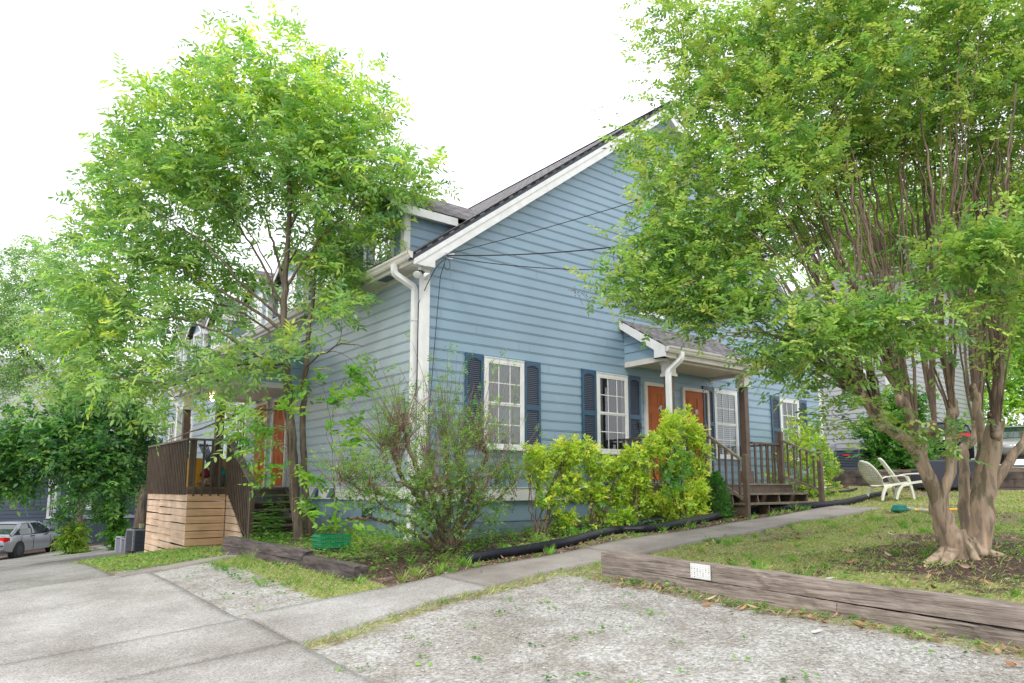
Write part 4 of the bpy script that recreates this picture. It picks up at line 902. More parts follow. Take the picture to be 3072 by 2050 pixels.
class Skel:
    def __init__(s, seed=0): s.r = np.random.default_rng(seed); s.P = []; s.R = []; s.T = []; s.lines = []
    def limb(s, pts, r0, r1, wob=.02, step=.18, attach=True, from_t=0.):
        q = np.array(catmull(pts, 8)); dl = np.r_[0, np.cumsum(np.linalg.norm(np.diff(q, axis=0), axis=1))]
        n = max(4, int(dl[-1]/step)+1); t = np.linspace(0, 1, n); q = np.stack([np.interp(t*dl[-1], dl, q[:, k]) for k in range(3)], 1)
        w = s.r.normal(0, wob, q.shape); w[0] = 0; q = q+w*np.minimum(1, t*4)[:, None]
        rad = r0+(r1-r0)*t**.85; s.lines.append((q, rad))
        if attach:
            for i in range(n):
                if t[i] >= from_t: s.P.append(q[i]); s.R.append(rad[i]); s.T.append(unit(q[min(i+1, n-1)]-q[max(i-1, 0)]))
        return q
    def grow(s, A, rtip=.004, k=.010, up=.25, pen=.6, lift=.12):
        "join every attractor to the nearest limb with a bending branch; nearer ones first"
        P = np.array(s.P); T = np.array(s.T); R = np.array(s.R); A = np.array(A)
        d = np.min(np.linalg.norm(A[:, None]-P[None], axis=2), 1); order = np.argsort(d); ends = []
        for ai in order:
            a = A[ai]; v = a-P; dist = np.linalg.norm(v, axis=1); cosv = (v*T).sum(1)/np.maximum(dist, 1e-6)
            cost = dist*(1+pen*(1-cosv))-R*1.0; j = int(np.argmin(cost)); p = P[j]; L_ = dist[j]
            if L_ < .05: ends.append((ai, unit(T[j]))); continue
            r0 = min(R[j]*.75, rtip+k*L_); c = p+T[j]*L_*.35+np.array([0, 0, lift*L_]); n = max(3, int(L_/.16)+2); t = np.linspace(0, 1, n)[:, None]
            q = p*(1-t)**2+c*2*t*(1-t)+a*t*t; q[1:-1] += s.r.normal(0, .025*min(L_, 1.2), q[1:-1].shape); rad = r0+(rtip-r0)*t[:, 0]
            s.lines.append((q, rad)); tt = unit(np.gradient(q, axis=0)); P = np.vstack([P, q[1:]]); T = np.vstack([T, tt[1:]]); R = np.concatenate([R, rad[1:]]); ends.append((ai, tt[-1]))
        o = np.zeros((len(A), 3))
        for ai, t in ends: o[ai] = t
        return o
    def mesh(s, name, m, parent, big=.03, extra=None):
        V = []; Fq = []; n0 = 0
        for q, rad in s.lines:
            seg = 12 if rad[0] > .06 else 8 if rad[0] > big else 5 if rad[0] > .012 else 3
            n = len(q); tg = unit(np.gradient(q, axis=0)); ref = np.array([.13, .2, 1.]) if abs(tg[0, 2]) < .9 else np.array([1., .2, .1])
            ang = np.arange(seg)*2*math.pi/seg; rings = []
            for i in range(n):
                a = ref-tg[i]*(ref@tg[i]); a /= np.linalg.norm(a); ref = a; b = np.cross(tg[i], a)
                rr = rad[i]
                if seg >= 12: rr = rad[i]*(1+.09*np.sin(ang*3+i*.30)+.07*np.sin(ang*2-i*.22)+.03*np.sin(ang*5+i*.5)+s.r.normal(0, .018, seg))
                rings.append(q[i]+(a[None]*np.cos(ang)[:, None]+b[None]*np.sin(ang)[:, None])*(rr[:, None] if np.ndim(rr) else rr))
            V.append(np.concatenate(rings)); i = np.arange(n-1)[:, None]*seg; k = np.arange(seg)[None]; k2 = (k+1) % seg
            Fq.append((np.stack([i+k, i+k2, i+seg+k2, i+seg+k], -1).reshape(-1, 4))+n0); n0 += n*seg
        return np_mesh(name, np.concatenate(V), np.concatenate(Fq), m, parent, smooth=True)
def blob_points(r, blobs, n, shell=.55):
    "blobs: (centre, (rx,ry,rz) or r, weight); points biased to the outside"
    w = np.array([b[2] for b in blobs], float); idx = r.choice(len(blobs), n, p=w/w.sum()); out = []
    d = unit(r.normal(size=(n, 3))); rad = r.uniform(shell**3, 1, n)**(1/3.)
    C_ = np.array([b[0] for b in blobs])[idx]; Rr = np.array([np.ones(3)*b[1] for b in blobs])[idx]
    return C_+d*Rr*rad[:, None], d
def sprays(r, A, out, cols, wts, K=8, L=(.22, .42), leaf=(.06, .024), pairs=5, horiz=.5, spread=.25, tip=None, flat=.6, jit=.14, droop=.25, scat=1., lift=.1, tcols=None):
    "pinnate sprays around each attractor; returns arrays for leaves_mesh"
    n = len(A)*K; o = np.repeat(A, K, 0)+r.normal(0, spread, (n, 3)); base = np.repeat(out, K, 0)
    d = base*.7+r.normal(0, .6*scat, (n, 3)); d[:, 2] *= (1-horiz); d[:, 2] += lift; d = unit(d); Ls = r.uniform(*L, n)
    nrm = r.normal(0, 1-flat, (n, 3)); nrm[:, 2] += 1; nrm = unit(nrm-d*(nrm*d).sum(1, keepdims=True)); side = np.cross(d, nrm)
    cc = palette(r, n, cols, wts, jit)
    if tip is not None: cc = np.where((r.random(n) < tip(o))[:, None], palette(r, n, tcols or [(.60, .70, .10), (.74, .72, .14), (.48, .63, .10)], [4, 2, 4], .1), cc)
    P = []; D = []; N = []; Ln = []; C = []
    for j in range(pairs+1):
        t = (j+.6)/(pairs+.6); c = o+d*(Ls*t)[:, None]; c[:, 2] -= droop*Ls*t*t
        dd = d.copy(); dd[:, 2] -= 2*droop*t
        for s in ((-1, 1) if j < pairs else (0,)):
            a = unit(dd*(.55 if s else 1)+side*s*.85+r.normal(0, .16, (n, 3))); P.append(c+r.normal(0, .006, (n, 3))); D.append(a)
            N.append(unit(nrm+r.normal(0, .35, (n, 3)))); Ln.append(leaf[0]*r.uniform(.7, 1.25, n)); C.append(cc*(1+r.normal(0, .08, (n, 1))))
    Ln = np.concatenate(Ln); return np.concatenate(P), np.concatenate(D), np.concatenate(N), Ln, Ln*leaf[1]/leaf[0], np.clip(np.concatenate(C), .003, 1)
def cat5(*S): return [np.concatenate([s[i] for s in S]) for i in range(6)]
# ------------------------------------------------------------------ left tree in front of the deck
def B(px, py, rpx, D, w=None, dD=None, fl=1.):
    c = PD(px, py, D); r = rpx*D/2150.; dd = dD or r
    # radii measured across (image right), along the view and up, turned into the house frame by a sphere of the mean
    return (c, np.array([(r+dd)/2, (r+dd)/2, r*fl]), w if w else r*r*max(dd, .3))
TD = 12.7
bx, by = -1.4, 1.73
tree = thing('young_tree', 'tall leafy two-stemmed green tree before the left deck, taller than the house', 'tree', (bx, by, hz(bx, by)))
sk = Skel(5)
t1 = [(905, 1655), (884, 1480), (874, 1300), (860, 1100), (852, 950), (860, 800), (868, 620), (860, 420), (855, 230)]
sk.limb([PD(x, y, 12.62) for x, y in t1], .10, .02, .012, from_t=.33)
t2 = [(935, 1655), (918, 1480), (908, 1290), (915, 1130), (930, 960), (950, 780), (985, 600), (1010, 420)]
sk.limb([PD(x, y, 12.8+(.4 if i > 4 else 0)) for i, (x, y) in enumerate(t2)], .072, .012, .012, from_t=.3)
for L_, r0, dD in (([(862, 1130), (760, 1060), (660, 1000), (540, 960), (380, 960)], .035, -.6), ([(856, 1000), (760, 930), (640, 860), (500, 790), (330, 780)], .035, -.1),
        ([(852, 930), (790, 800), (690, 640), (560, 480)], .03, .2), ([(856, 880), (820, 730), (760, 560), (700, 380)], .03, .5), ([(860, 860), (940, 740), (1050, 640), (1180, 540)], .03, -.2),
        ([(868, 1230), (760, 1230), (640, 1270), (500, 1320)], .028, -.9), ([(862, 1090), (700, 1100), (500, 1150), (300, 1130)], .03, -.5), ([(854, 960), (740, 860), (600, 720), (420, 600)], .03, -.7),
        ([(918, 1100), (970, 1060), (1030, 1030), (1090, 1040)], .02, -.5), ([(866, 700), (930, 560), (1000, 420), (1050, 300)], .02, .2), ([(856, 1180), (800, 1280), (760, 1400)], .02, -.8), ([(852, 990), (820, 900), (800, 780), (650, 560)], .02, -.2),
        ([(860, 800), (930, 690), (1000, 640), (1130, 660)], .02, .8), ([(850, 1020), (700, 930), (560, 900), (250, 930)], .025, .9)):
    n = len(L_); sk.limb([PD(x, y, 12.65+dD*i/(n-1)*1.4) for i, (x, y) in enumerate(L_)], r0, .008, .02)
bl = [B(860, 210, 120, TD, dD=.9), B(700, 300, 150, TD, dD=1.1), B(990, 330, 170, TD, dD=1.2), B(540, 390, 150, TD, dD=1.1), B(1120, 500, 160, TD, dD=1.1), B(820, 430, 210, TD, dD=1.5), B(420, 520, 120, TD),
      B(330, 700, 120, TD, dD=.9), B(500, 620, 180, TD, dD=1.4), B(690, 520, 140, TD, dD=1.2), B(990, 560, 150, TD, dD=1.2), B(1190, 560, 110, TD, dD=.8), B(230, 640, 60, TD, dD=.5), B(260, 830, 110, TD, dD=.8), B(210, 960, 110, TD, dD=.8),
      B(420, 860, 150, TD, dD=1.2), B(330, 1030, 170, TD, dD=1.1), B(560, 1010, 150, TD-.4, dD=.9), B(560, 830, 100, TD+.7, .35, dD=.9), B(200, 1120, 90, TD, dD=.7), B(420, 1150, 110, TD-.6, dD=.6), B(640, 1130, 100, TD-.6, .2, dD=.5),
      B(770, 1280, 80, TD-.5, .12, dD=.3), B(680, 1270, 50, TD-.8, .05, dD=.3), B(1060, 700, 80, TD, dD=.6), B(930, 740, 70, TD+.6, .25), B(1010, 830, 65, TD+.3, .32, dD=.5), B(1000, 750, 70, TD+.2, .25, dD=.5), B(1150, 700, 50, TD, .08), B(900, 850, 60, TD+.9, .15), B(660, 870, 80, TD+.8, .2), B(740, 830, 90, TD+1.1, .15), B(960, 1000, 70, TD-.4, dD=.4), B(1020, 930, 60, TD-.5, dD=.3), B(1080, 1070, 60, TD-.5, .06),
      B(880, 1060, 70, TD-.7, dD=.4), B(760, 1090, 80, TD-.8, .12, dD=.4), B(560, 1330, 35, TD-.8, .012), B(180, 620, 40, TD, .03), B(360, 420, 50, TD, .05), B(680, 170, 60, TD, .07), B(1270, 520, 35, TD, .02)]
A, dirs = blob_points(sk.r, bl, 860, .4)
tt = sk.grow(A, .0035, .008, lift=.15)
sk.mesh('trunk', M['bark'], tree)
ztop = PD(860, 200, TD)[2]
tipf = lambda o: np.clip((o[:, 2]-ztop+2.6)/3.2, .04, .55)*.62+.03
S = sprays(sk.r, A, unit(dirs+tt*.6), [(.27, .43, .16), (.37, .52, .18), (.19, .33, .15), (.48, .59, .18)], [4, 4, 2, 2.6], K=8, L=(.24, .42), leaf=(.13, .046), pairs=4, horiz=.35, spread=.16, tip=tipf, jit=.1)
leaves_mesh('crown', *S, M['leaf'], tree, hexa=True)
print('tree leaves', len(S[0]))
# ------------------------------------------------------------------ crepe myrtle on the lawn
CDp = 8.3
cbase = PD(2885, 1672, CDp)
ct = thing('crepe_myrtle', 'old multi-stemmed tree with smooth tan bark and fanned stems on the lawn', 'tree', (cbase[0], cbase[1], hz(cbase[0], cbase[1])))
sk = Skel(9)
def L3(pts, r0, r1, d0, d1, wob=.008, **k):
    n = len(pts); q_ = sk.limb([PD(x, y, d0+(d1-d0)*i/(n-1)) for i, (x, y) in enumerate(pts)], r0, r1, wob, step=.1, **k)
    if r0 < .125: sk.lines[-1][1][:3] *= [.25, .6, .88]
    return q_
no = dict(attach=False)
L3([(2872, 1692), (2858, 1640), (2840, 1590), (2824, 1540), (2815, 1505), (2812, 1470)], .14, .085, 8.2, 8.15, **no)
L3([(2838, 1590), (2818, 1520), (2790, 1450), (2767, 1400), (2745, 1355), (2715, 1318), (2668, 1291), (2634, 1255), (2605, 1215), (2580, 1180)], .095, .055, 8.15, 7.8, **no)
L3([(2832, 1590), (2812, 1500), (2782, 1430), (2762, 1370), (2752, 1310)], .075, .075, 8.2, 8.3, **no)
L3([(2832, 1600), (2822, 1525), (2838, 1450), (2853, 1400), (2855, 1330), (2850, 1270), (2856, 1225)], .062, .058, 8.1, 7.95, **no)
L3([(2925, 1690), (2930, 1640), (2943, 1570), (2950, 1500), (2958, 1450), (2970, 1380), (2982, 1310), (2985, 1260)], .135, .085, 8.3, 8.2, **no)
L3([(2938, 1600), (2950, 1530), (2975, 1470), (3010, 1410), (3050, 1350), (3085, 1300)], .06, .055, 8.3, 8.4, **no)
L3([(2905, 1650), (2900, 1590), (2892, 1500), (2888, 1420), (2888, 1350), (2910, 1330), (2930, 1290)], .075, .055, 8.7, 8.9, **no)
L3([(2928, 1620), (2928, 1540), (2925, 1470), (2935, 1400), (2945, 1330), (2935, 1250), (2925, 1180)], .06, .05, 8.5, 8.5, **no)
L3([(2895, 1692), (2894, 1660), (2892, 1625), (2880, 1590)], .13, .05, 8.3, 8.35, **no); L3([(2902, 1700), (2903, 1660), (2903, 1635), (2903, 1615)], .13, .08, 8.2, 8.25, **no)
# root flare
for (x, y, d) in ((2770, 1678, 8.0), (2830, 1690, 7.9), (3010, 1688, 8.2), (2940, 1694, 8.0), (2975, 1665, 8.7)):
    q = PD(x, y, d); q[2] = hz(q[0], q[1])-.02; s0 = PD(2895 if x > 2890 else 2862, 1640, 8.2); sk.limb([s0, (s0+q)/2+[0, 0, -.02], q], .09, .035, .004, attach=False)
kn = [((2580, 1180), 7.8, .05), ((2640, 1262), 7.85, .05), ((2700, 1190), 8.1, .045), ((2752, 1312), 8.3, .06), ((2735, 1270), 8.5, .045), ((2800, 1290), 8.6, .04), ((2856, 1225), 7.95, .05), ((2850, 1280), 8.2, .05), ((2925, 1180), 8.5, .045), ((2985, 1262), 8.2, .06), ((2990, 1290), 7.9, .05), ((3085, 1300), 8.4, .05), ((2930, 1290), 8.9, .045)]
# connecting pieces into some knuckles
L3([(2752, 1320), (2735, 1260), (2705, 1190)], .05, .045, 8.3, 8.1, **no); L3([(2752, 1320), (2775, 1300), (2805, 1285)], .05, .04, 8.3, 8.6, **no)
# fan of long stems
rr = np.random.default_rng(21); nthick = len(sk.lines)
fans = []
def fan(p0, d0, r0, p1, d1, bend=(0, 0)):
    a = PD(*p0, d0); b = PD(*p1, d1); m1 = a+(b-a)*.33+np.array([0, 0, .10]); m2 = a+(b-a)*.67+np.array([0, 0, .22]); m1 += rr.normal(0, .04, 3); m2 += rr.normal(0, .06, 3)
    sk.limb([a, m1, m2, b], r0, r0*.3, .012, step=.16, from_t=.25)
    for _ in range(2 if r0 > .02 else 0):
        o1 = rr.normal(0, .06, 3); o2 = rr.normal(0, .30, 3); o2[2] *= .4; j = rr.integers(0, 2)
        sk.limb([a+o1*.35 if j == 0 else m1, m1+o1 if j == 0 else (m1+m2)/2+o2*.3, m2+o2*.6, b+o2*1.4], r0*.55, r0*.2, .014, step=.16, from_t=.35)
tg = [((2580, 1180), 7.8, [((2330, 1010), 7.2), ((2180, 1000), 7.4), ((2360, 880), 7.6), ((2440, 760), 7.8), ((2250, 820), 8.2), ((2100, 900), 8.4), ((2520, 700), 7.4), ((2380, 1090), 8.2), ((2440, 900), 8.8)]),
      ((2640, 1262), 7.85, [((2400, 640), 8), ((2300, 560), 8.3), ((2480, 560), 8.4), ((2180, 640), 7.8), ((2540, 480), 7.6)]),
      ((2705, 1190), 8.1, [((2300, 380), 8.2), ((2420, 330), 8.6), ((2500, 300), 8.0), ((2560, 420), 8.8), ((2180, 420), 8.4), ((2600, 600), 7.6)]),
      ((2752, 1312), 8.3, [((2620, 300), 8.6), ((2680, 200), 8.2), ((2560, 150), 8.5), ((2450, 180), 8.2)]),
      ((2805, 1285), 8.6, [((2720, 260), 9.0), ((2780, 150), 8.8), ((2660, 420), 9.4), ((2760, 400), 9.2)]),
      ((2856, 1225), 7.95, [((2760, 330), 7.8), ((2830, 200), 8.0), ((2880, 120), 7.8), ((2700, 520), 7.2), ((2900, 420), 7.4), ((2800, 600), 7.0)]),
      ((2925, 1180), 8.5, [((2900, 250), 8.6), ((2950, 150), 8.8), ((2860, 350), 9.2), ((2990, 300), 9.0)]),
      ((2985, 1262), 8.2, [((2990, 200), 8.0), ((3060, 120), 8.2), ((3030, 400), 7.6), ((2940, 500), 7.3), ((3100, 350), 8.4)]),
      ((2990, 1290), 7.9, [((3080, 600), 7.2), ((3130, 450), 7.6), ((3050, 250), 7.5)]),
      ((3085, 1300), 8.4, [((3150, 500), 8.2), ((3200, 300), 8.6), ((3120, 180), 8.8)]),
      ((2930, 1290), 8.9, [((2960, 450), 9.6), ((3040, 350), 9.8), ((2850, 500), 9.8)])]
for p0, d0, T_ in tg:
    for p1, d1 in T_: fan(p0, d0, rr.uniform(.017, .033), p1, d1)
# thick short knuckle pieces
nstem = len(sk.lines)
for p, d, r in kn:
    a = PD(*p, d); n_ = 15; tq = np.linspace(-1, 1, n_); sk.lines.append((a+np.outer(tq, [.015, .01, .13])+sk.r.normal(0, .003, (n_, 3)), np.maximum(.004, r*1.38*np.sqrt(1-np.abs(tq)**2.6)*(1+.1*np.sin(tq*5+r*90)))))
bl = [B(2050, 60, 120, 8.2, dD=.6), B(2220, 150, 160, 8.3, dD=.9), B(2400, 80, 180, 8.3, dD=1), B(2600, 60, 200, 8.3, dD=1.1), B(2820, 60, 200, 8.3, dD=1.1), B(3020, 80, 180, 8.3, dD=1.1), B(2100, 330, 120, 8.3, dD=.7), B(2260, 380, 170, 8.3, dD=.9), B(2460, 330, 170, 8.2, dD=1), B(2680, 280, 180, 8.2, dD=1.1),
      B(2880, 300, 180, 8.2, dD=1.1), B(3060, 330, 150, 8.2, dD=1), B(1930, 390, 80, 8.3, dD=.4), B(2020, 440, 90, 8.2, dD=.5), B(2200, 560, 130, 8.1, dD=.8), B(2000, 560, 70, 8.0, .12), B(2330, 560, 120, 8.4, dD=.8), B(1960, 690, 70, 8.0, .14, dD=.4), B(2080, 740, 110, 8.0, .36, dD=.5), B(2230, 720, 110, 8.2, .3, dD=.6),
      B(1850, 850, 45, 7.9, .05), B(1950, 840, 80, 7.9, .14, dD=.3), B(2080, 870, 100, 8.0, .26, dD=.4), B(2220, 870, 85, 7.8, .2, dD=.4), B(1990, 900, 55, 7.9, .07, dD=.3), B(2150, 930, 45, 7.7, .05, dD=.3), B(2330, 920, 85, 7.6, .16, dD=.4), B(2480, 930, 90, 7.2, dD=.3), B(2640, 960, 110, 6.9, .16, dD=.25, fl=.35), B(2480, 1000, 110, 7.0, .22, dD=.3, fl=.4), B(2780, 1000, 90, 6.9, .08, dD=.3, fl=.4),
      B(2340, 1060, 70, 7.6, .10), B(2200, 1120, 30, 7.5, .014), B(2420, 1100, 60, 7.6, .07), B(2640, 1130, 60, 7.6, .03), B(2860, 780, 110, 6.9, .11, dD=.25, fl=.4), B(3010, 740, 100, 6.8, .2, dD=.3, fl=.5), B(2990, 880, 80, 7.2, .06, fl=.6), B(2740, 520, 120, 8.9, .3), B(2960, 520, 120, 8.9, .3), B(2540, 460, 110, 8.6, .35), B(2420, 700, 80, 8.8, .12),
      B(2850, 1275, 45, 7.7, .016), B(2790, 1310, 35, 7.7, .014), B(3050, 1060, 80, 7.6, .07), B(2420, 500, 90, 7.7, .2), B(3150, 600, 120, 8, .3), B(3200, 200, 160, 8.2, .6), B(2600, 1240, 50, 7.3, .03), B(2520, 1210, 45, 7.3, .02), B(2700, 750, 60, 9.6, .06), B(2880, 650, 110, 9.9, .2), B(2680, 880, 110, 10, .12), B(2540, 700, 110, 9.9, .2)]
A, dirs = blob_points(sk.r, bl, 1240, .3)
dirs[:, 2] = dirs[:, 2]*.5
tt = sk.grow(A, .0045, .008, lift=.10, pen=.4)
al_ = sk.lines; nk = nstem+len(kn); sk.lines = al_[:nthick]+al_[nstem:nk]; sk.mesh('trunk', M['crepe'], ct); sk.lines = al_[nthick:nstem]+al_[nk:]; sk.mesh('stems', M['crepestem'], ct)
tipc = lambda o: np.clip((o[:, 2]-2.4)/4, .0, .8)*.55
S = sprays(sk.r, A, unit(dirs+tt), [(.22, .38, .11), (.32, .47, .12), (.14, .26, .10), (.43, .54, .14)], [4, 4, 2.2, 2.8], K=11, L=(.16, .34), leaf=(.060, .029), pairs=6, horiz=.45, spread=.13, tip=tipc, droop=.1, tcols=[(.46, .54, .13), (.56, .58, .18), (.38, .50, .13)])
leaves_mesh('crown', *S, M['leafgloss'], ct, hexa=True); print('crepe leaves', len(S[0]))
# last year's dry seed heads at the outer tips
r = np.random.default_rng(3)
for (x, y) in ((1780, 330), (1800, 360), (1805, 320), (1850, 345), (1990, 30), (1985, 60), (1960, 90), (2010, 140), (1930, 210), (1945, 270), (1925, 250), (1880, 560), (2010, 800), (1745, 880), (1720, 870), (2130, 1150), (2118, 1165)):
    mb = MB(); c = PD(x, y, 8.1); s0 = c+[.25, .1, -.12]; mb.tube([s0, (s0+c)/2+[0, 0, .03], c], .002, 3)
    for k in range(9): q = c+r.normal(0, .035, 3); mb.tube([c, q], .001, 3); mb.lathe([(.002, -.006), (.006, 0), (.002, .006)], q, 5)
    mb.build('seed_head', M['twig'], ct)
# ------------------------------------------------------------------ shrubs
def shrub(name, label, cat, base, blobs, nA, cols, wts, leaf, K, L, stems, seed, mleaf, mbark, group=None, pairs=4, spread=.07, limbs=None, r0=.018, horiz=.2, tip=None, part='foliage', scat=1., lift=.1, droop=.1, rtip=.003, shell=.35):
    t = thing(name, label, cat, base, group); s = Skel(seed); b = np.array(base)
    if limbs:
        for P, ra, rb in limbs: s.limb(P, ra, rb, .015, step=.08)
    for k in range(stems):
        bb = blobs[s.r.integers(len(blobs))]; e = bb[0]+s.r.normal(0, .4, 3)*bb[1]*.6; st = b+np.array([*s.r.normal(0, .05, 2), -.03]); m_ = st+(e-st)*.45+s.r.normal(0, .05, 3)+np.array([0, 0, .06]); s.limb([st, m_, e], r0, .005, .012, step=.08, from_t=.2)
    A, d = blob_points(s.r, blobs, nA, shell); A[:, 2] = np.maximum(A[:, 2], H(A[:, 0], A[:, 1])+.04); tt = s.grow(A, rtip, .008, lift=.12); s.mesh('stem', mbark, t)
    if K:
        S = sprays(s.r, A, unit(d+tt+np.array([0, 0, .5])), cols, wts, K=K, L=L, leaf=leaf, pairs=pairs, horiz=horiz, spread=spread, tip=tip, flat=.3, droop=droop, scat=scat, lift=lift, tcols=[(.62, .70, .10), (.72, .73, .13), (.47, .62, .10)] if name == 'golden_shrub' else None)
        leaves_mesh(part, *S, mleaf, t, hexa=leaf[0] > .07)
    return t, s
def WB(px, py, rpx, y, fl=1., w=None, dy=None):
    "blob on the vertical plane y, seen at that pixel"
    a = (px-1536)/FPX; b = (1179-py)/FPX; d = np.array([a, math.cos(PITCH)-b*math.sin(PITCH), math.sin(PITCH)+b*math.cos(PITCH)])
    v = np.array([d[0]*Fd[0]+d[1]*Fd[1], d[0]*Ld[0]+d[1]*Ld[1], d[2]]); k = (y-CAMP[1])/v[1]; c = np.array(CAMP)+v*k; D = k*d[1]; r = rpx*D/2150
    return (c, np.array([r, (dy or r), r*fl]), w or r**2)
GOLD = [(.54, .66, .08), (.68, .73, .11), (.34, .51, .09), (.17, .33, .07)]; GW = [4, 3, 3, 2]
goldg = 'golden green shrubs along the front wall'
specs = [((1.75, -1.02), [(1615, 1400, 55), (1690, 1370, 60), (1640, 1490, 50), (1700, 1450, 60), (1690, 1560, 40), (1600, 1350, 28), (1705, 1330, 25)], 'bushy golden green shrub next to the bare pruned shrub, first of the hedge'),
         ((3.0, -1.05), [(1790, 1400, 50), (1850, 1400, 48), (1780, 1480, 50), (1850, 1480, 50), (1830, 1560, 36), (1760, 1350, 30), (1800, 1560, 30)], 'golden green shrub of the hedge below the window with dark curtains'),
         ((3.9, -1.25), [(1915, 1440, 52), (1905, 1370, 40), (1930, 1510, 50), (1975, 1540, 40), (1880, 1560, 36)], 'low golden green shrub in the middle of the hedge before door A1'),
         ((4.7, -1.45), [(2010, 1310, 62), (1960, 1350, 55), (2080, 1300, 50), (2060, 1260, 38), (2020, 1400, 55), (2100, 1350, 45), (2085, 1420, 40), (2015, 1255, 26)], 'tallest golden green shrub of the hedge, hiding the post beside the orange doors'),
         ((5.3, -1.6), [(2050, 1500, 48), (2090, 1480, 42), (2000, 1500, 42), (2040, 1550, 36), (2090, 1540, 30)], 'golden green shrub with greener lower leaves beside the little conifer')]
for i, ((x, y), bb, lbl) in enumerate(specs):
    blobs = [WB(a, b_, c, y, dy=.22) for a, b_, c in bb]
    zb = min(bk[0][2] for bk in blobs)
    cols = [(c[0]*.8, c[1]*.85, c[2]) for c in GOLD] if i == 4 else GOLD
    tipg = (lambda zmax: (lambda o: np.clip((o[:, 2]-zmax+1.1)/.9, 0.1, .85)))(max(bk[0][2] for bk in blobs))
    shrub('golden_shrub', lbl, 'shrub', (x, y, hz(x, y)), [(c_, r_*.74, w_) for c_, r_, w_ in blobs], 112+14*len(bb), cols, GW, (.066, .036), 5, (.06, .13), 13, 40+i, M['leafgloss'], M['twig2'], goldg, pairs=3, spread=.05, horiz=0., tip=tipg, r0=.014)
shrub('golden_shrub', 'golden green shrub beyond the porch stair, right of the railing', 'shrub', (10.2, -.75, hz(10.2, -.75)), [WB(a, b_, c, -.75, dy=.3) for a, b_, c in ((2400, 1300, 40), (2440, 1350, 55), (2475, 1400, 45), (2420, 1420, 60), (2480, 1470, 40), (2380, 1360, 40), (2430, 1480, 45), (2330, 1440, 35), (2395, 1260, 20))], 260, GOLD, [4, 3, 4, 4], (.066, .036), 5, (.07, .14), 10, 55, M['leafgloss'], M['twig2'], goldg, pairs=3, spread=.06, horiz=0., tip=lambda o: np.clip((o[:, 2]-2.2)/1.2, 0, .7))
# broad leafy volunteer growing out of the hedge
shrub('sapling', 'broad leaved sapling growing through the hedge before door B1', 'sapling', (4.75, -1.75, hz(4.75, -1.75)), [WB(2040, 1420, 40, -1.75, dy=.1), WB(2010, 1470, 30, -1.75, dy=.1), WB(2040, 1370, 20, -1.75, dy=.1)], 26, [(.12, .28, .07), (.18, .36, .10)], [1, 1], (.075, .05), 2, (.14, .22), 3, 61, M['leaf'], M['twig'], pairs=3, spread=.03)
# dwarf conifer
con = thing('dwarf_conifer', 'small dark green conical conifer at the left foot of the porch stair', 'conifer', (5.75, -1.75, hz(5.75, -1.75)))
r = np.random.default_rng(8); n = 4200; h = r.uniform(0, 1, n)**1.15; a = r.uniform(0, 6.283, n); R_ = .31*(1-h)**.6*r.uniform(.45, 1.02, n)*(1+.15*np.sin(5*a+9*h)); zb = hz(5.75, -1.75)
P = np.stack([5.75+R_*np.cos(a), -1.75+R_*np.sin(a), zb+.04+h*.86], 1); D = np.stack([np.cos(a), np.sin(a), r.uniform(.3, 1.4, n)], 1)
leaves_mesh('foliage', P, D+r.normal(0, .3, (n, 3)), r.normal(0, 1, (n, 3)), r.uniform(.04, .09, n), r.uniform(.012, .022, n), palette(r, n, [(.08, .22, .06), (.15, .33, .09), (.04, .13, .04)], [3, 3, 2]), M['leaf'], con)
mb = MB(); mb.tube([(5.75, -1.75, zb-.02), (5.75, -1.75, zb+.8)], [.02, .005], 6); mb.build('stem', M['twig'], con)
# pruned woody shrub at the house corner
cb_ = (-.05, -1.15, hz(-.05, -1.15)); Yc = -1.15
def W(px, py, y): return WB(px, py, 10, y)[0]
lim = [([(1330, 1650), (1270, 1540), (1180, 1490), (1090, 1470), (1010, 1420)], .045, .012, -1.3), ([(1320, 1650), (1220, 1590), (1120, 1555), (1040, 1556)], .04, .018, -1.5), ([(1325, 1650), (1270, 1520), (1200, 1420), (1180, 1340), (1145, 1330)], .05, .03, -1.0),
       ([(1330, 1650), (1300, 1500), (1250, 1400), (1215, 1300), (1205, 1240)], .045, .03, -1.2), ([(1335, 1650), (1330, 1520), (1300, 1420), (1290, 1350)], .05, .03, -1.1), ([(1340, 1650), (1350, 1500), (1340, 1400), (1335, 1290)], .05, .03, -.9),
       ([(1345, 1650), (1380, 1520), (1390, 1430), (1380, 1350)], .05, .03, -1.2), ([(1350, 1650), (1400, 1530), (1430, 1430), (1460, 1370), (1440, 1310)], .05, .03, -1.1), ([(1355, 1650), (1410, 1580), (1440, 1520), (1490, 1500), (1540, 1450)], .045, .015, -1.3), ([(1345, 1640), (1400, 1560), (1480, 1420), (1560, 1380)], .03, .01, -1.0),
       ([(1320, 1640), (1230, 1560), (1150, 1520), (1110, 1440)], .03, .015, -1.6), ([(1340, 1640), (1310, 1560), (1260, 1480), (1180, 1440)], .03, .015, -1.8)]
limbs = [([W(x, y, Yc+(yy-Yc)*i/(len(P)-1)) for i, (x, y) in enumerate(P)], a, b_) for P, a, b_, yy in lim]
blobs = [WB(*q) for q in ((1120, 1450, 90, -1.3), (1200, 1480, 90, -1.5), (1300, 1480, 80, -1.5), (1400, 1470, 80, -1.4), (1480, 1470, 70, -1.2), (1350, 1400, 70, -1.4), (1250, 1400, 60, -1.3), (1060, 1500, 50, -1.3), (1200, 1560, 60, -1.7), (1330, 1560, 70, -1.7), (1450, 1540, 50, -1.5))]
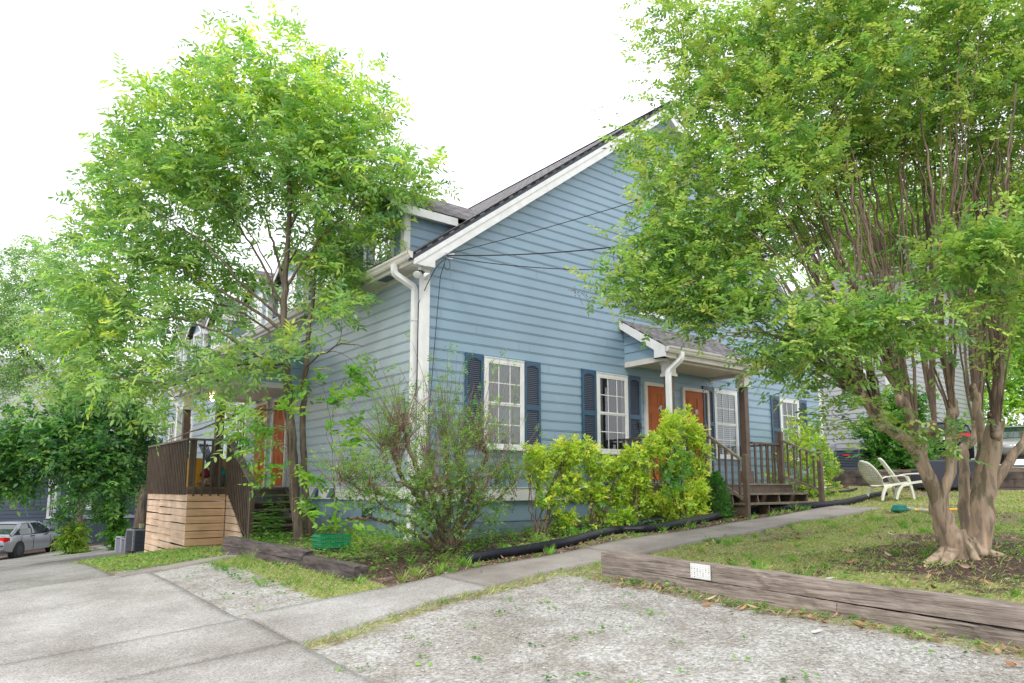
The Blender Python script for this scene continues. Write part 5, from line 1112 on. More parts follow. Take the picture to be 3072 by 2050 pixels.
ps, sks = shrub('pruned_shrub', 'wide woody pruned shrub with bare brown twigs at the near house corner', 'shrub', cb_, blobs, 300, [(.14, .28, .06), (.24, .40, .09), (.34, .47, .14), (.07, .17, .05)], [3, 4, 3, 2], (.038, .019), 5, (.07, .16), 6, 70, M['leafgloss'], M['twig2'], limbs=limbs, pairs=4, spread=.06, r0=.02)
# brooms of thin upright twigs from the cut stubs, thinly leafed
r = np.random.default_rng(12); s2 = Skel(13); tips = []; td = []
for (x, y, yy, nn, sx, sy) in ((1150, 1330, -1.0, 44, 55, 110), (1205, 1250, -1.2, 34, 55, 90), (1290, 1350, -1.1, 34, 55, 130), (1335, 1290, -.9, 34, 50, 140), (1380, 1350, -1.2, 40, 55, 140), (1440, 1310, -1.1, 50, 80, 140), (1190, 1330, -1.1, 54, 40, 90), (1030, 1420, -1.3, 30, 60, 70), (1490, 1420, -1.1, 30, 70, 120), (1540, 1430, -1.2, 20, 60, 80), (1100, 1450, -1.4, 30, 70, 80), (1300, 1450, -1.6, 40, 110, 120), (1420, 1470, -1.5, 36, 90, 120)):
    b0 = W(x, y+30, yy)
    for k in range(nn):
        b_ = b0+r.normal(0, 1, 3)*[.05, .05, .09]
        e = W(x+r.normal(0, sx), y-abs(r.normal(sy*.7, sy*.5)), yy+r.normal(0, .2)); q = np.stack([b_+r.normal(0, .02, 3), (b_+e)/2+r.normal(0, .03, 3), e]); s2.lines.append((np.array(catmull(q, 3)), np.linspace(.0065, .0025, 7)))
        if r.random() < .6: tips += [e, (b_+e)/2]; td += [e-b_, e-b_]
s2.mesh('bare_twigs', mat('purple_brown_twigs', (.27, .17, .14), .9), ps)
tips = np.array(tips); S = sprays(r, tips, unit(np.array(td)), [(.22, .38, .07), (.34, .48, .12), (.14, .28, .05)], [3, 3, 2], K=3, L=(.08, .18), leaf=(.036, .016), pairs=4, horiz=0, spread=.05, droop=.05, scat=.6)
leaves_mesh('sparse_leaves', *S, M['leafgloss'], ps)
# slim sapling with big drooping leaflets in front of the left wall
def stemmed(name, label, cat, pts, branches, cols, wts, leaf, seed, pairs=4, L=(.25, .4), K=2, r0=.014, nA=None, mleaf='leaf', up=0.1, droop=.35, sub=None):
    t = thing(name, label, cat, tuple(pts[0])); s = Skel(seed); s.limb(pts, r0, .006, .008, step=.1, from_t=.3); A = []; d = []
    for P in branches: q = s.limb(P, .007, .003, .006, step=.08); A += [q[-1], q[len(q)//2]]; d += [unit(q[-1]-q[0])]*2
    s.mesh('stem', M['twig2'], t); S = sprays(s.r, np.array(A), np.array(d), cols, wts, K=K, L=L, leaf=leaf, pairs=pairs, horiz=.3, spread=.04, flat=.5, droop=droop)
    leaves_mesh('foliage', *S, M[mleaf], t, hexa=True); return t
q = lambda x, y, D=12.1: PD(x, y, D)
stemmed('sapling', 'slender sapling with a bare stem and large bright leaflets in front of the left wall', 'sapling', [q(1008, 1690), q(1003, 1450), q(996, 1330), q(992, 1270)],
        [[q(993, 1272), q(980, 1200), q(968, 1150)], [q(993, 1275), q(1010, 1210), q(1035, 1130)], [q(996, 1250), q(1010, 1200), q(1060, 1190)], [q(968, 1160), q(940, 1150), q(910, 1180)], [q(1020, 1160), q(1050, 1130), q(1075, 1140)], [q(1000, 1480), q(960, 1440), q(930, 1440)], [q(1000, 1420), q(1030, 1380), q(1040, 1290)], [q(1000, 1440), q(1060, 1350), q(1100, 1320)], [q(996, 1350), q(980, 1290), q(1040, 1280)]],
        [(.22, .42, .05), (.30, .48, .07), (.14, .32, .05)], [3, 3, 2], (.115, .062), 80, pairs=3, K=4)
q2 = lambda x, y: PD(x, y, 11.2)
stemmed('sapling', 'short stub of a sapling with big blurred leaves behind the nearer dark timber', 'sapling', [q2(1026, 1690), q2(1022, 1640), q2(1018, 1610)],
        [[q2(1018, 1612), q2(1000, 1590), q2(975, 1560)], [q2(1018, 1612), q2(1040, 1590), q2(1075, 1600)], [q2(1020, 1620), q2(1020, 1580), q2(1010, 1545)]], [(.26, .46, .07), (.34, .52, .09)], [1, 1], (.14, .08), 81, pairs=2, K=3, r0=.022)
q3 = lambda x, y: PD(x, y, 11.9)
stemmed('sapling', 'drooping bright leaved shoots hanging in front of the stair and young tree', 'sapling', [PD(880, 1655, 12.3), q3(878, 1500), q3(862, 1350), q3(850, 1240)],
        [[q3(872, 1440), q3(850, 1420), q3(790, 1440)], [q3(862, 1350), q3(820, 1330), q3(760, 1350)], [q3(875, 1420), q3(890, 1390), q3(900, 1430)], [q3(862, 1340), q3(800, 1300), q3(740, 1320)], [q3(876, 1500), q3(900, 1490), q3(920, 1520)], [q3(855, 1280), q3(870, 1250), q3(860, 1240)], [q3(872, 1450), q3(830, 1400), q3(800, 1390)]], [(.24, .44, .05), (.32, .5, .07), (.13, .32, .05)], [3, 3, 2], (.10, .055), 82, pairs=4, K=4, r0=.008)
# tall leafy weeds by the left stair
for i, (x, y, h_, lbl) in enumerate(((-1.3, 2.9, .95, 'tallest weed with buds at the left stair foot'), (-1.05, 2.65, .75, 'leafy weed between the stair and the young tree'), (-1.7, 2.9, .8, 'thin weed leaning in front of the stair newel'), (-.6, 2.2, .5, 'bushy weed at the wall behind the young tree'), (-1.6, 2.5, .55, 'low broad weed just behind the dark timber'))):
    t = thing('tall_weed', lbl, 'weed', (x, y, hz(x, y)), 'tall weeds by the left stair'); s = Skel(90+i); r = s.r; A = []; dd = []
    for k in range(5):
        a = r.uniform(0, 6.28); sp = r.uniform(.05, .25); e = np.array([x+sp*math.cos(a), y+sp*math.sin(a), hz(x, y)+h_*r.uniform(.6, 1)]); P = s.limb([(x, y, hz(x, y)-.02), ((x+e[0])/2, (y+e[1])/2, hz(x, y)+h_*.4), e], .006, .002, .008, step=.06)
        for p in P[2:]:
            for u_ in range(3): b = r.uniform(0, 6.28); A.append(p); dd.append([math.cos(b), math.sin(b), .2])
    s.mesh('stem', mat('green_stem', (.12, .2, .05), .8), t); n = len(A); leaves_mesh('leaves', np.array(A), np.array(dd), np.tile([0, 0, 1.], (n, 1))+r.normal(0, .3, (n, 3)), r.uniform(.06, .13, n), r.uniform(.025, .045, n), palette(r, n, [(.10, .25, .04), (.16, .34, .06)], [1, 1]), M['leaf'], t, hexa=True, droop=.35)
# ------------------------------------------------------------------ right side: retaining wall, neighbour, units
rw = thing('retaining_wall', 'low dark block wall holding up the bank behind the white chairs', 'wall', (15, -2, 1.4))
r = np.random.default_rng(31)
for row in range(3):
    mb = MB(); y = -9.5+(row % 2)*.2
    while y < 2.6:
        zb = hz(14.8, y+.2)+(-.06+.2*row); dx = r.uniform(-.008, .008); mb.box((14.82+dx, y, zb), (15.16+dx, y+.393, zb+.192)); y += .4
    mb.build('block_course', M['concrete_old'], rw, bevel=.008)
nb = thing('neighbour_house', 'pale grey sided house beyond the retaining wall on the right', 'house', (20.4, 5, 2.1))
mb = MB(); NX, NY = 20.4, 1.2
PN = [(.004, 0), (.022, .001), (.022, .02), (.0045, CO)]
siding(mb, lambda u, o, z: (NX-o, NY+16-u, z), lambda z: 0, lambda z: 16, 2.25, 7.6, prof=PN); mb.build('eave_wall', M['grey_siding'], nb)
mb = MB(); siding(mb, lambda u, o, z: (NX+u, NY-o, z), lambda z: max(0, (z-7.6)/.7), lambda z: 9-max(0, (z-7.6)/.7), 2.25, 10.6, prof=PN); mb.build('gable_wall', M['grey_siding'], nb)
mb = MB(); mb.box((NX+.03, NY+.03, 1.5), (NX+8.97, NY+16, 7.6)); mb.build('wall_core', M['grey_siding'], nb)
mb = MB(); mb.box((NX-.03, NY-.03, 2.2), (NX, NY+.12, 7.6)); mb.box((NX, NY-.03, 2.2), (NX+.12, NY, 7.6)); mb.build('corner_board', M['white'], nb)
roof_plane('roof', (NX-.45, NY-.4, 7.35), (NX-.45, NY+16.4, 7.35), (NX+4.5, NY+16.4, 10.9), (NX+4.5, NY-.4, 10.9), .15, M['roof'], nb)
roof_plane('roof', (NX+9.45, NY-.4, 7.35), (NX+9.45, NY+16.4, 7.35), (NX+4.5, NY+16.4, 10.9), (NX+4.5, NY-.4, 10.9), .15, M['roof'], nb)
gutter(nb, (NX-.45, NY-.4, 0), (NX-.45, NY+16.4, 0), (-1, 0, 0), 7.4)
mb = MB(); mb.box((NX+.01, NY+.01, 1.6), (NX+.02, NY+16, 2.25)); mb.build('foundation', M['concrete_old'], nb)
window(lambda u, o, z: (NX-o, u, z), 6.5, 7.5, 3.2, 4.8, nb, 'dark'); window(lambda u, o, z: (NX-o, u, z), 2.0, 2.9, 5.6, 7.0, nb, 'dark')
for i, y in enumerate((3.42, 2.35)):
    eb = thing('meter_box', ('small grey electric box left of the other one on the pale neighbour wall', 'small grey electric box with a conduit down to the slatted air conditioner')[i], 'electric box', (NX-.1, y, 3.0))
    mb = MB(); mb.box((NX-.14, y-.11, 2.86), (NX-.025, y+.11, 3.17)); mb.box((NX-.16, y-.08, 3.02), (NX-.14, y+.08, 3.12)); mb.build('box', M['acgrey'], eb, bevel=.008)
    mb = MB(); mb.tube([(NX-.06, y, 2.87), (NX-.06, y, 2.3)], .022, 6); mb.build('conduit', M['acgrey'], eb)
def ac_unit(name, label, x, y, z, w, h, body, slats, group, rot=0, red=False, vert=False, n=12):
    t = thing(name, label, 'air conditioner', (x, y, z), group, rot); a = w/2; mb = MB(); lo = dict(local=True)
    c = .05
    ring = [(a-c, -a), (a, -a+c), (a, a-c), (a-c, a), (-a+c, a), (-a, a-c), (-a, -a+c), (-a+c, -a)]
    mb.prism([(p*.94, q_*.94, .05) for p, q_ in ring], (0, 0, h-.09)); mb.build('core', M['acdark'], t, **lo)
    mb = MB(); mb.prism([(p, q_, 0) for p, q_ in ring], (0, 0, .06)); mb.prism([(p, q_, h-.06) for p, q_ in ring], (0, 0, .05))
    for sx in (-1, 1):
        for sy in (-1, 1): mb.box((sx*a-.05*(sx > 0)*1.4 if sx > 0 else -a, sy*a-.07 if sy > 0 else -a, .06), (a if sx > 0 else -a+.07, a if sy > 0 else -a+.07, h-.06))
    mb.build('cabinet', body, t, bevel=.01, **lo)
    mb = MB()
    if vert:
        for k in range(n):
            p = -a+.08+(w-.16)*k/(n-1)
            for s in (-1, 1): mb.box((p-.004, s*a-.006, .06), (p+.004, s*a+.006, h-.06)); mb.box((s*a-.006, p-.004, .06), (s*a+.006, p+.004, h-.06))
        for k in range(6):
            z_ = .1+(h-.2)*k/5; mb.box((-a-.003, -a-.003, z_), (a+.003, -a+.006, z_+.01)); mb.box((-a-.003, -a, z_), (-a+.006, a, z_+.01))
    else:
        for k in range(n):
            z_ = .07+(h-.15)*k/n; d = (h-.15)/n*.5
            mb.box((-a+.07, -a-.002, z_), (a-.07, -a+.012, z_+d)); mb.box((-a-.002, -a+.07, z_), (-a+.012, a-.07, z_+d)); mb.box((a-.012, -a+.07, z_), (a+.002, a-.07, z_+d))
    mb.build('grille', slats, t, **lo)
    mb = MB(); 
    for k in range(1, 7): mb.lathe([(a*.8*k/7, h-.008), (a*.8*k/7+.006, h+.004)], (0, 0, 0), 20)
    for k in range(8): mb.bar((0, 0, h+.002), (a*.82*math.cos(k*.785), a*.82*math.sin(k*.785), h+.002), .01, .008)
    mb.build('fan_guard', M['wire'], t, **lo)
    if red: mb = MB(); mb.box((-a-.022, -.12, h*.68), (-a-.0135, .12, h*.76)); mb.build('red_label', M['red'], t, bevel=.003, **lo)
    return t
ag = 'air conditioners by the pale neighbour house'
ac_unit('air_conditioner', 'black slatted air conditioner with a red label in front of the pale house', 18.9, 1.95, hz(18.9, 1.95), .95, .72, M['acslate'], M['acslate'], ag, red=True, n=10)
ac_unit('air_conditioner', 'taller dark air conditioner half hidden by the blue house corner and golden shrub', 19.4, 4.0, hz(19.4, 4)-.1, .8, 1.0, M['acdark'], M['acslate'], ag, vert=True)
al = 'air conditioners beyond the left deck'
def at_ground(px, D): p = PD(px, 1500, D); return float(p[0]), float(p[1])
def ac_at(px, D, zpx=1663): x, y = at_ground(px, D); return x, y, 1.5-(zpx-1465)/2150*D
x, y, z = ac_at(384, 25.6); ac_unit('air_conditioner', 'pale grey louvred air conditioner, farthest left of the group past the deck', x, y, z, .48, .68, M['acgrey'], M['acgrey'], al, n=18, rot=.2)
x, y, z = ac_at(394, 24.8); ac_unit('air_conditioner', 'second pale grey air conditioner, squeezed before the tall dark grilled one', x, y, z, .36, .60, M['acgrey'], M['acgrey'], al, n=16, rot=.2)
x, y, z = ac_at(424, 24.6); ac_unit('air_conditioner', 'tallest grey air conditioner with fine dark grille and a cup on top', x, y, z, .62, .90, M['acgrey'], mat('grey_grille', (.2, .2, .225), .5), al, vert=True, n=20, rot=.2)
x2, y2, _ = ac_at(430, 24.5); mb = MB(); mb.lathe([(.075, 0), (.09, .15), (.085, .155), (.07, .02)], (x2, y2, z+.91), 14); setp(mb.build('paint_can', mat('cream_tin', (.6, .52, .3), .5)), 'cream container standing on the tall air conditioner', 'container')
# ------------------------------------------------------------------ resin chairs
def resin_chair(label, loc, rot):
    t = thing('garden_chair', label, 'chair', loc, 'pale resin garden chairs', rot); lo = dict(local=True)
    # local: faces +x.  perforated oval back leaning to -x
    def back(u, v, o=0): s_ = .42+v*.56; return (-.16-.60*(s_-.38)+o*.83-.05*(1-u*u)*1.0, u*.34*math.sqrt(max(0, 1-max(0, (v-.35)/.65)**2.2))*(1 if v > .3 else .72+.28*v/.3), s_-.05+o*.4)
    mb = MB(); nu, nv = 22, 26; V = []; 
    for j in range(nv+1):
        for i in range(nu+1): V.append(back(-1+2*i/nu, j/nv))
    Fc = []
    for j in range(nv):
        for i in range(nu):
            hole = (i % 2 == 1 and j % 2 == 1 and 2 < i < nu-3 and 3 < j < nv-3)
            if not hole: Fc.append((j*(nu+1)+i, j*(nu+1)+i+1, (j+1)*(nu+1)+i+1, (j+1)*(nu+1)+i))
    mb.add(V, Fc); o = mb.build('backrest', M['resin'], t, smooth=True, **lo); m_ = o.modifiers.new('s', 'SOLIDIFY'); m_.thickness = .012
    rim = [back(-1, v) for v in np.linspace(0, 1, 14)]+[back(1, v) for v in np.linspace(1, 0, 14)][1:]
    mb = MB(); mb.tube(rim, .014, 6); mb.build('back_rim', M['resin'], t, smooth=True, **lo)
    mb = MB(); V = []; nx_, ny_ = 16, 16
    for j in range(ny_+1):
        for i in range(nx_+1): x = -.20+.52*i/nx_; V.append((x, (-.25+.5*j/ny_), .33+.07*(x+.2)/.52+.03*((j/ny_-.5)*2)**2+(.0 if x < .28 else -.03)))
    mb.add(V, [(j*(nx_+1)+i, j*(nx_+1)+i+1, (j+1)*(nx_+1)+i+1, (j+1)*(nx_+1)+i) for j in range(ny_) for i in range(nx_) if not (i % 2 and j % 2)]); o = mb.build('seat', M['resin'], t, **lo); m_ = o.modifiers.new('s', 'SOLIDIFY'); m_.thickness = .015
    for s in (-1, 1):
        mb = MB(); P = [(-.27, s*.27, .50), (-.1, s*.31, .555), (.15, s*.33, .575), (.30, s*.33, .57), (.36, s*.33, .53)]
        c = catmull(P, 5)
        cc_ = [np.array(q_) for q_ in c]; V = []
        for q_ in cc_: V += [q_+[0, -.037, -.01], q_+[0, .037, -.01], q_+[0, .037, .01], q_+[0, -.037, .01]]
        mb.add(V, [(i*4+k, i*4+(k+1) % 4, i*4+4+(k+1) % 4, i*4+4+k) for i in range(len(cc_)-1) for k in range(4)]+[(0, 1, 2, 3), tuple(len(V)-4+k for k in range(4))])
        mb.build('armrest', M['resin'], t, bevel=.004, **lo)
        for P, nm in (([(.36, s*.33, .56), (.43, s*.325, .40), (.48, s*.32, .2), (.52, s*.315, 0)], 'leg'), ([(.0, s*.27, .34), (-.14, s*.28, .30), (-.22, s*.29, .17), (-.27, s*.30, 0)], 'leg')):
            mb = MB(); c = catmull(P, 5); mb.tube(c, np.linspace(.046, .036, len(c)), 4, rot=math.pi/4)
            mb.build(nm, M['resin'], t, bevel=.008, **lo)
        mb = MB(); mb.bar((-.18, s*.255, .33), (.40, s*.30, .42), .02, .05); mb.build('side_rail', M['resin'], t, **lo)
    return t
c1 = ground_px(2655, 1502); c2 = ground_px(2728, 1499)
fw = math.atan2(Ld[0]*1-0, Fd[0]) # image-right direction in house frame
ch1 = resin_chair('nearer left yellowed white resin chair with its back leaning left, on the lawn', (c1[0], c1[1], hz(c1[0], c1[1])), fw+.12)
ch2 = resin_chair('farther right resin chair overlapping the other, partly behind the tree trunk', (c2[0], c2[1], hz(c2[0], c2[1])), fw-.42)
ch1.scale = (1.0,)*3; ch2.scale = (1.05,)*3
# wicker sofa
p = PD(2868, 1465, 19.0); ws = thing('wicker_sofa', 'dark navy wicker seat standing behind the tree trunks against the bank', 'sofa', (p[0], p[1], hz(p[0], p[1])), None, fw-.15); lo = dict(local=True)
mb = MB(); mb.box((-.72, -.06, .1), (.72, .06, .84)); mb.build('backrest', M['wicker'], ws, bevel=.04, **lo)
for s in (-1, 1): mb = MB(); mb.box((s*.75-.06, -.05, .1), (s*.75+.06, .75, .6)); mb.build('armrest', M['wicker'], ws, bevel=.03, **lo)
mb = MB(); mb.box((-.69, .07, .12), (.69, .74, .34)); mb.build('seat', M['wicker'], ws, bevel=.02, **lo)
for x in (-.68, .68):
    for y in (.0, .66): mb = MB(); mb.box((x-.03, y-.03, -.05), (x+.03, y+.03, .12)); mb.build('leg', M['acdark'], ws, **lo)
# things dropped on the lawn
def lay(px0, py0, px1, py1, dz=.03): a = ground_px(px0, py0); b = ground_px(px1, py1); a[2] += dz; b[2] += dz; return a, b
a, b = lay(2700, 1530, 2838, 1545, .05); mb = MB(); mb.bar(a, b, .07, .03); lab(mb.build('plank', M['white']), 'white painted plank lying on the lawn over the yellow pole', 'plank')
a, b = lay(2745, 1537, 2880, 1535, .04); mb = MB(); mb.tube([a, b], .022, 8); lab(mb.build('yellow_pole', mat('yellow_handle', (.8, .42, .02), .4)), 'yellow broom pole on the grass left of the trunk', 'pole')
mb = MB(); a2, _ = lay(2700, 1538, 2700, 1538, .07); 
lump('green_cloth', tuple(a2), (.20, .10, .09), mat('dark_green_cloth', (.01, .16, .12), .8), 'dark green crumpled cloth by the end of the white plank', 'cloth', 6)
a, b = lay(2885, 1530, 2960, 1531, .03); mb = MB(); mb.tube([a, b], .02, 8); lab(mb.build('yellow_pole', mat('yellow_handle_end', (.8, .5, .03), .4)), 'yellow pole end showing between the tree trunks', 'pole')
r = np.random.default_rng(77)
for i, (px_, py_, lbl) in enumerate(((2490, 1740, 'small white scrap on the grass behind the top timber'), (2450, 1900, 'white twig of plastic lying on the gravel near the right timber'), (1345, 1722, 'flat pale scrap on the leaf litter beside the footpath'))):
    a = ground_px(px_, py_); mb = MB(); mb.box((a[0]-.05, a[1]-.015, a[2]+.01), (a[0]+.07, a[1]+.02, a[2]+.022)); lab(mb.build('litter_scrap', M['white']), lbl, 'litter')
# ------------------------------------------------------------------ cars
def car(name, label, loc, rot, paint, L_=4.45, W_=1.72, Hh=1.38, plate=True, cabin=(.20, .34, .66, .80)):
    "faces +x in its own frame; loc is under its centre"
    t = thing(name, label, 'car', loc, None, rot); lo = dict(local=True); pm = paint; hl = L_/2
    st = [(-1, .50, .78, .55, .84), (-.985, .36, .88, .80, .90), (-.93, .28, .94, .95, .93), (-.80, .22, .985, 1, .95), (-.62, .2, 1, 1, .96), (-.3, .19, 1, 1, .945), (.1, .19, 1, 1, .92), (.42, .2, 1, 1, .90), (.62, .22, .99, .985, .85), (.80, .25, .96, .94, .79), (.93, .30, .88, .84, .70), (.985, .38, .78, .70, .62), (1, .45, .68, .55, .55)]
    V = []; ring = 14
    for x, zb, wm, wt, zt_ in st:
        hw = W_/2; pr = [(0, zb), (wm*.7, zb), (wm*.96, zb+.05), (wm, zb+(zt_-zb)*.35), (wm*.995, zb+(zt_-zb)*.62), (wt*.93, zb+(zt_-zb)*.90), (wt*.80, zt_-.005), (0, zt_+.02)]
        full = [(y*hw, z) for y, z in pr]+[(-y*hw, z) for y, z in pr[-2:0:-1]]
        V += [(x*hl, y, z) for y, z in full]; ring = len(full)
    n = len(st); Fc = [(i*ring+k, (i+1)*ring+k, (i+1)*ring+(k+1) % ring, i*ring+(k+1) % ring) for i in range(n-1) for k in range(ring)]+[tuple(range(ring)), tuple((n-1)*ring+k for k in range(ring-1, -1, -1))]
    mb = MB(); mb.add(V, Fc); o = mb.build('body', pm, t, smooth=True, **lo)
    # wheel arches as dark discs with flare, wheels
    for sx in (-.60, .62):
        for s in (-1, 1):
            x = sx*hl; y = s*W_/2
            mb = MB(); mb.tube([(x, y-s*.24, .31), (x, y+s*.006, .31)], .365, 26); mb.build('wheel_arch', M['rubber'], t, **lo)
            mb = MB(); mb.tube([(x, y-s*.20, .31), (x, y-s*.0, .31), (x, y+s*.012, .31)], [.31, .31, .29], 26); w_ = mb.build('wheel', M['rubber'], t, smooth=True, **lo)
            mb = MB(); mb.tube([(x, y, .31), (x, y+s*.018, .31), (x, y+s*.024, .31)], [.20, .195, .05], 20)
            mb.build('rim', M['acdark'] if 'silver sedan' in label else M['metal'], w_, **lo)
    # cabin: glass loft with painted roof and pillars
    cb0, cb1, ct0, ct1 = [(-.84, .93), (.50, .90), (-.46, Hh-.02), (.16, Hh-.02)]
    def ringc(x0, x1, hw, z): return [(x0*hl, -hw*.96, z), (x0*hl-.05, 0, z), (x0*hl, hw*.96, z), ((x0*.6+x1*.4)*hl, hw, z), (x1*hl, hw*.93, z), (x1*hl+.07, 0, z), (x1*hl, -hw*.93, z), ((x0*.6+x1*.4)*hl, -hw, z)]
    lv = [ringc(cb0[0], cb1[0], W_/2*.93, .90), ringc((cb0[0]*.55+ct0[0]*.45), (cb1[0]*.5+ct1[0]*.5), W_/2*.86, .90+(Hh-.92)*.52), ringc(ct0[0], ct1[0], W_/2*.70, Hh-.05)]
    mb = MB(); mb.add(lv[0]+lv[1]+lv[2], [(i*8+k, i*8+(k+1) % 8, (i+1)*8+(k+1) % 8, (i+1)*8+k) for i in range(2) for k in range(8)]); mb.build('windows', M['carglass'], t, **lo)
    rf = ringc(ct0[0]-.03, ct1[0]+.03, W_/2*.73, Hh-.055); rt = [(x*.9-.03, y*.8, Hh) for x, y, z in rf]
    mb = MB(); mb.add(rf+rt, [tuple(range(7, -1, -1)), tuple(range(8, 16))]+[(k, (k+1) % 8, 8+(k+1) % 8, 8+k) for k in range(8)]); mb.build('roof', pm, t, smooth=True, **lo)
    for s in (-1, 1):
        for f0, f1, wd, nm in ((cb1[0], ct1[0], .06, 'pillar'), (cb0[0], ct0[0], .13, 'pillar'), (-.16, -.16, .07, 'pillar')):
            mid = lambda fb, ft: (fb*.5+ft*.5)
            a = (f0*hl, s*W_/2*.925, .91); m_ = (((f0+f1)/2 if f0 != f1 else f0)*hl, s*W_/2*.865, .90+(Hh-.92)*.52); b = (f1*hl, s*W_/2*.715, Hh-.05)
            mb = MB(); mb.bar(a, m_, .035, wd, up=(1, 0, 0)); mb.bar(m_, b, .035, wd, up=(1, 0, 0)); mb.build(nm, pm, t, **lo)
        for x in (-.18, .28): mb = MB(); mb.box((x*hl-.10, s*W_/2*.985-.012, .80), (x*hl+.09, s*W_/2*.985+.022, .835)); mb.build('door_handle', M['acdark'], t, **lo)
        for x in (-.16, .42, -.55): mb = MB(); mb.box((x*hl-.004, s*W_/2-.010, .27), (x*hl+.004, s*W_/2+.0025, .88)); mb.build('door_seam', M['acdark'], t, **lo)
        mb = MB(); mb.box((.40*hl, s*W_/2*.95+(.0 if s > 0 else -.17), .92), (.40*hl+.10, s*W_/2*.95+(.17 if s > 0 else .0), 1.04)); mb.build('wing_mirror', M['acdark'] if 'silver sedan' in label else pm, t, bevel=.02, **lo)
        mb = MB(); mb.add([(-hl*1.001, s*.36, .68), (-hl*1.001, s*.36, .84), (-hl*.985, s*.73, .86), (-hl*.985, s*.74, .66), (-hl*.90, s*.835, .83), (-hl*.90, s*.835, .72), (-hl*.93, s*.30, .68), (-hl*.93, s*.30, .84)], [(0, 1, 2, 3), (3, 2, 4, 5), (1, 0, 6, 7)]); o = mb.build('tail_light', M['redglass'], t, **lo); m2 = o.modifiers.new('s', 'SOLIDIFY'); m2.thickness = .03; m2.offset = 0
        mb = MB(); mb.add([(hl*.99, s*.35, .55), (hl*.99, s*.35, .68), (hl*.94, s*.7, .72), (hl*.95, s*.7, .56)], [(0, 1, 2, 3)]); o = mb.build('headlight', M['glasswhite'], t, **lo); m2 = o.modifiers.new('s', 'SOLIDIFY'); m2.thickness = .05; m2.offset = 0
    mb = MB(); mb.box((-hl*1.012, -.72, .50), (-hl*.97, .72, .56)); mb.build('bumper_strip', M['acdark'], t, bevel=.01, **lo)
    mb = MB(); mb.box((-hl*1.016, -.20, .62), (-hl*.985, .20, .76)); mb.build('licence_plate', M['white'], t, **lo)
    return t
M['carglass'] = mat('tinted_car_glass', (.02, .035, .035), .05, spec=.9); M['redglass'] = mat('red_lens', (.55, .01, .01), .15); M['glasswhite'] = mat('clear_lens', (.6, .6, .6), .1)
silver = mat('silver_paint', (.36, .38, .42), .3, .5); dark = mat('dark_grey_paint', (.03, .036, .045), .2, .3); pale = mat('pale_silver_paint', (.33, .35, .34), .25, .4)
def facing(px_dx, away): return math.atan2(Ld[0]*px_dx+Ld[1]*away, Fd[0]*px_dx+Fd[1]*away)   # heading from image-right and away amounts
p = PD(60, 1500, 30.0); gz = 1.5-(1662-1465)/2150*30.0
car('parked_car', 'silver sedan seen from its right rear, parked on the lane at the left edge', (p[0], p[1], gz), facing(-.106, .994), silver)
print('car ground', gz, hz(p[0], p[1]))
p = PD(2838, 1350, 28.5); gz2 = 1.5+(1465-1376)/2150*28.0; print('dark car ground', gz2, hz(p[0], p[1]), p)
car('parked_car', 'dark grey sedan seen from behind between the tree trunks', (p[0], p[1], gz2), facing(.5, .86), dark)
p = PD(3060, 1350, 26.5); gz3 = 1.5+(1465-1388)/2150*25.0
car('parked_car', 'pale silver car at the right edge behind the bare branches', (p[0], p[1], gz3), facing(.5, .85)+3.14, pale)
# ------------------------------------------------------------------ left neighbour house
lh = thing('neighbour_house', 'slate blue sided house with small white windows behind the dark trees on the left', 'house', (-6, 33, -1.7))
HY = 32.5; hx0, hx1 = -16, 7.; hb = -2.0
fr_ = lambda u, o, z: (u, HY-o, z)
mb = MB(); siding(mb, fr_, lambda z: hx0, lambda z: hx1, hb, 4.4, prof=PN); mb.build('front_wall', M['slate_siding'], lh)
mb = MB(); mb.box((hx0, HY+.03, -2.4), (hx1, HY+9, 4.4)); mb.build('wall_core', M['slate_siding'], lh)
roof_plane('roof', (hx0-.4, HY-.5, 4.3), (hx1+.4, HY-.5, 4.3), (hx1+.4, HY+4.5, 8.6), (hx0-.4, HY+4.5, 8.6), .15, M['roof_far'], lh)
mb = MB(); mb.box((hx0-.4, HY-.52, 4.05), (hx1+.4, HY-.5, 4.28)); mb.build('fascia', M['acgrey'], lh)
def ux(px, y=HY):
    a = (px-1536)/2157.; # X/D with X=-1.537+.785u-.619y', D=12.1+.619u+.785y'
    return (a*(12.1+.785*y)+1.537+.619*y)/(.785-.619*a)
window(fr_, ux(146), ux(173), .0, 1.9, lh, 'curtain', cols=2, rows=3, fr=.09); window(fr_, ux(202), ux(250), .3, 2.2, lh, 'curtain', cols=3, rows=3, fr=.09); window(fr_, ux(262), ux(280), .4, 2.2, lh, 'curtain', cols=2, rows=3, fr=.09)
mb = MB(); u0, u1 = ux(138), ux(190); mb.box((u0, HY-.12, hb), (u1-.1, HY-.03, -.1)); mb.box((u1-.25, HY-.12, -.1), (u1-.1, HY-.03, 4.0)); mb.build('pale_panel', mat('pale_blue_trim', (.2, .24, .29), .6), lh)
mb = MB(); mb.box((ux(215), HY-2.2, hb), (ux(385), HY-.05, .0)); mb.build('entry_deck', M['slate_siding'], lh)
mb = MB(); mb.box((ux(215)-.05, HY-2.3, .0), (ux(385), HY-.05, .12)); mb.box((ux(215)-.02, HY-2.25, -1.9), (ux(215)+.15, HY-2.15, .0)); mb.build('deck_trim', M['acgrey'], lh)
mb = MB(); a = PD(165, 1602, 36); mb.bar((ux(165), HY-3, -1.5), (ux(222), HY-2.3, -.2), .1, .12); mb.build('stair_rail', M['acgrey'], lh)
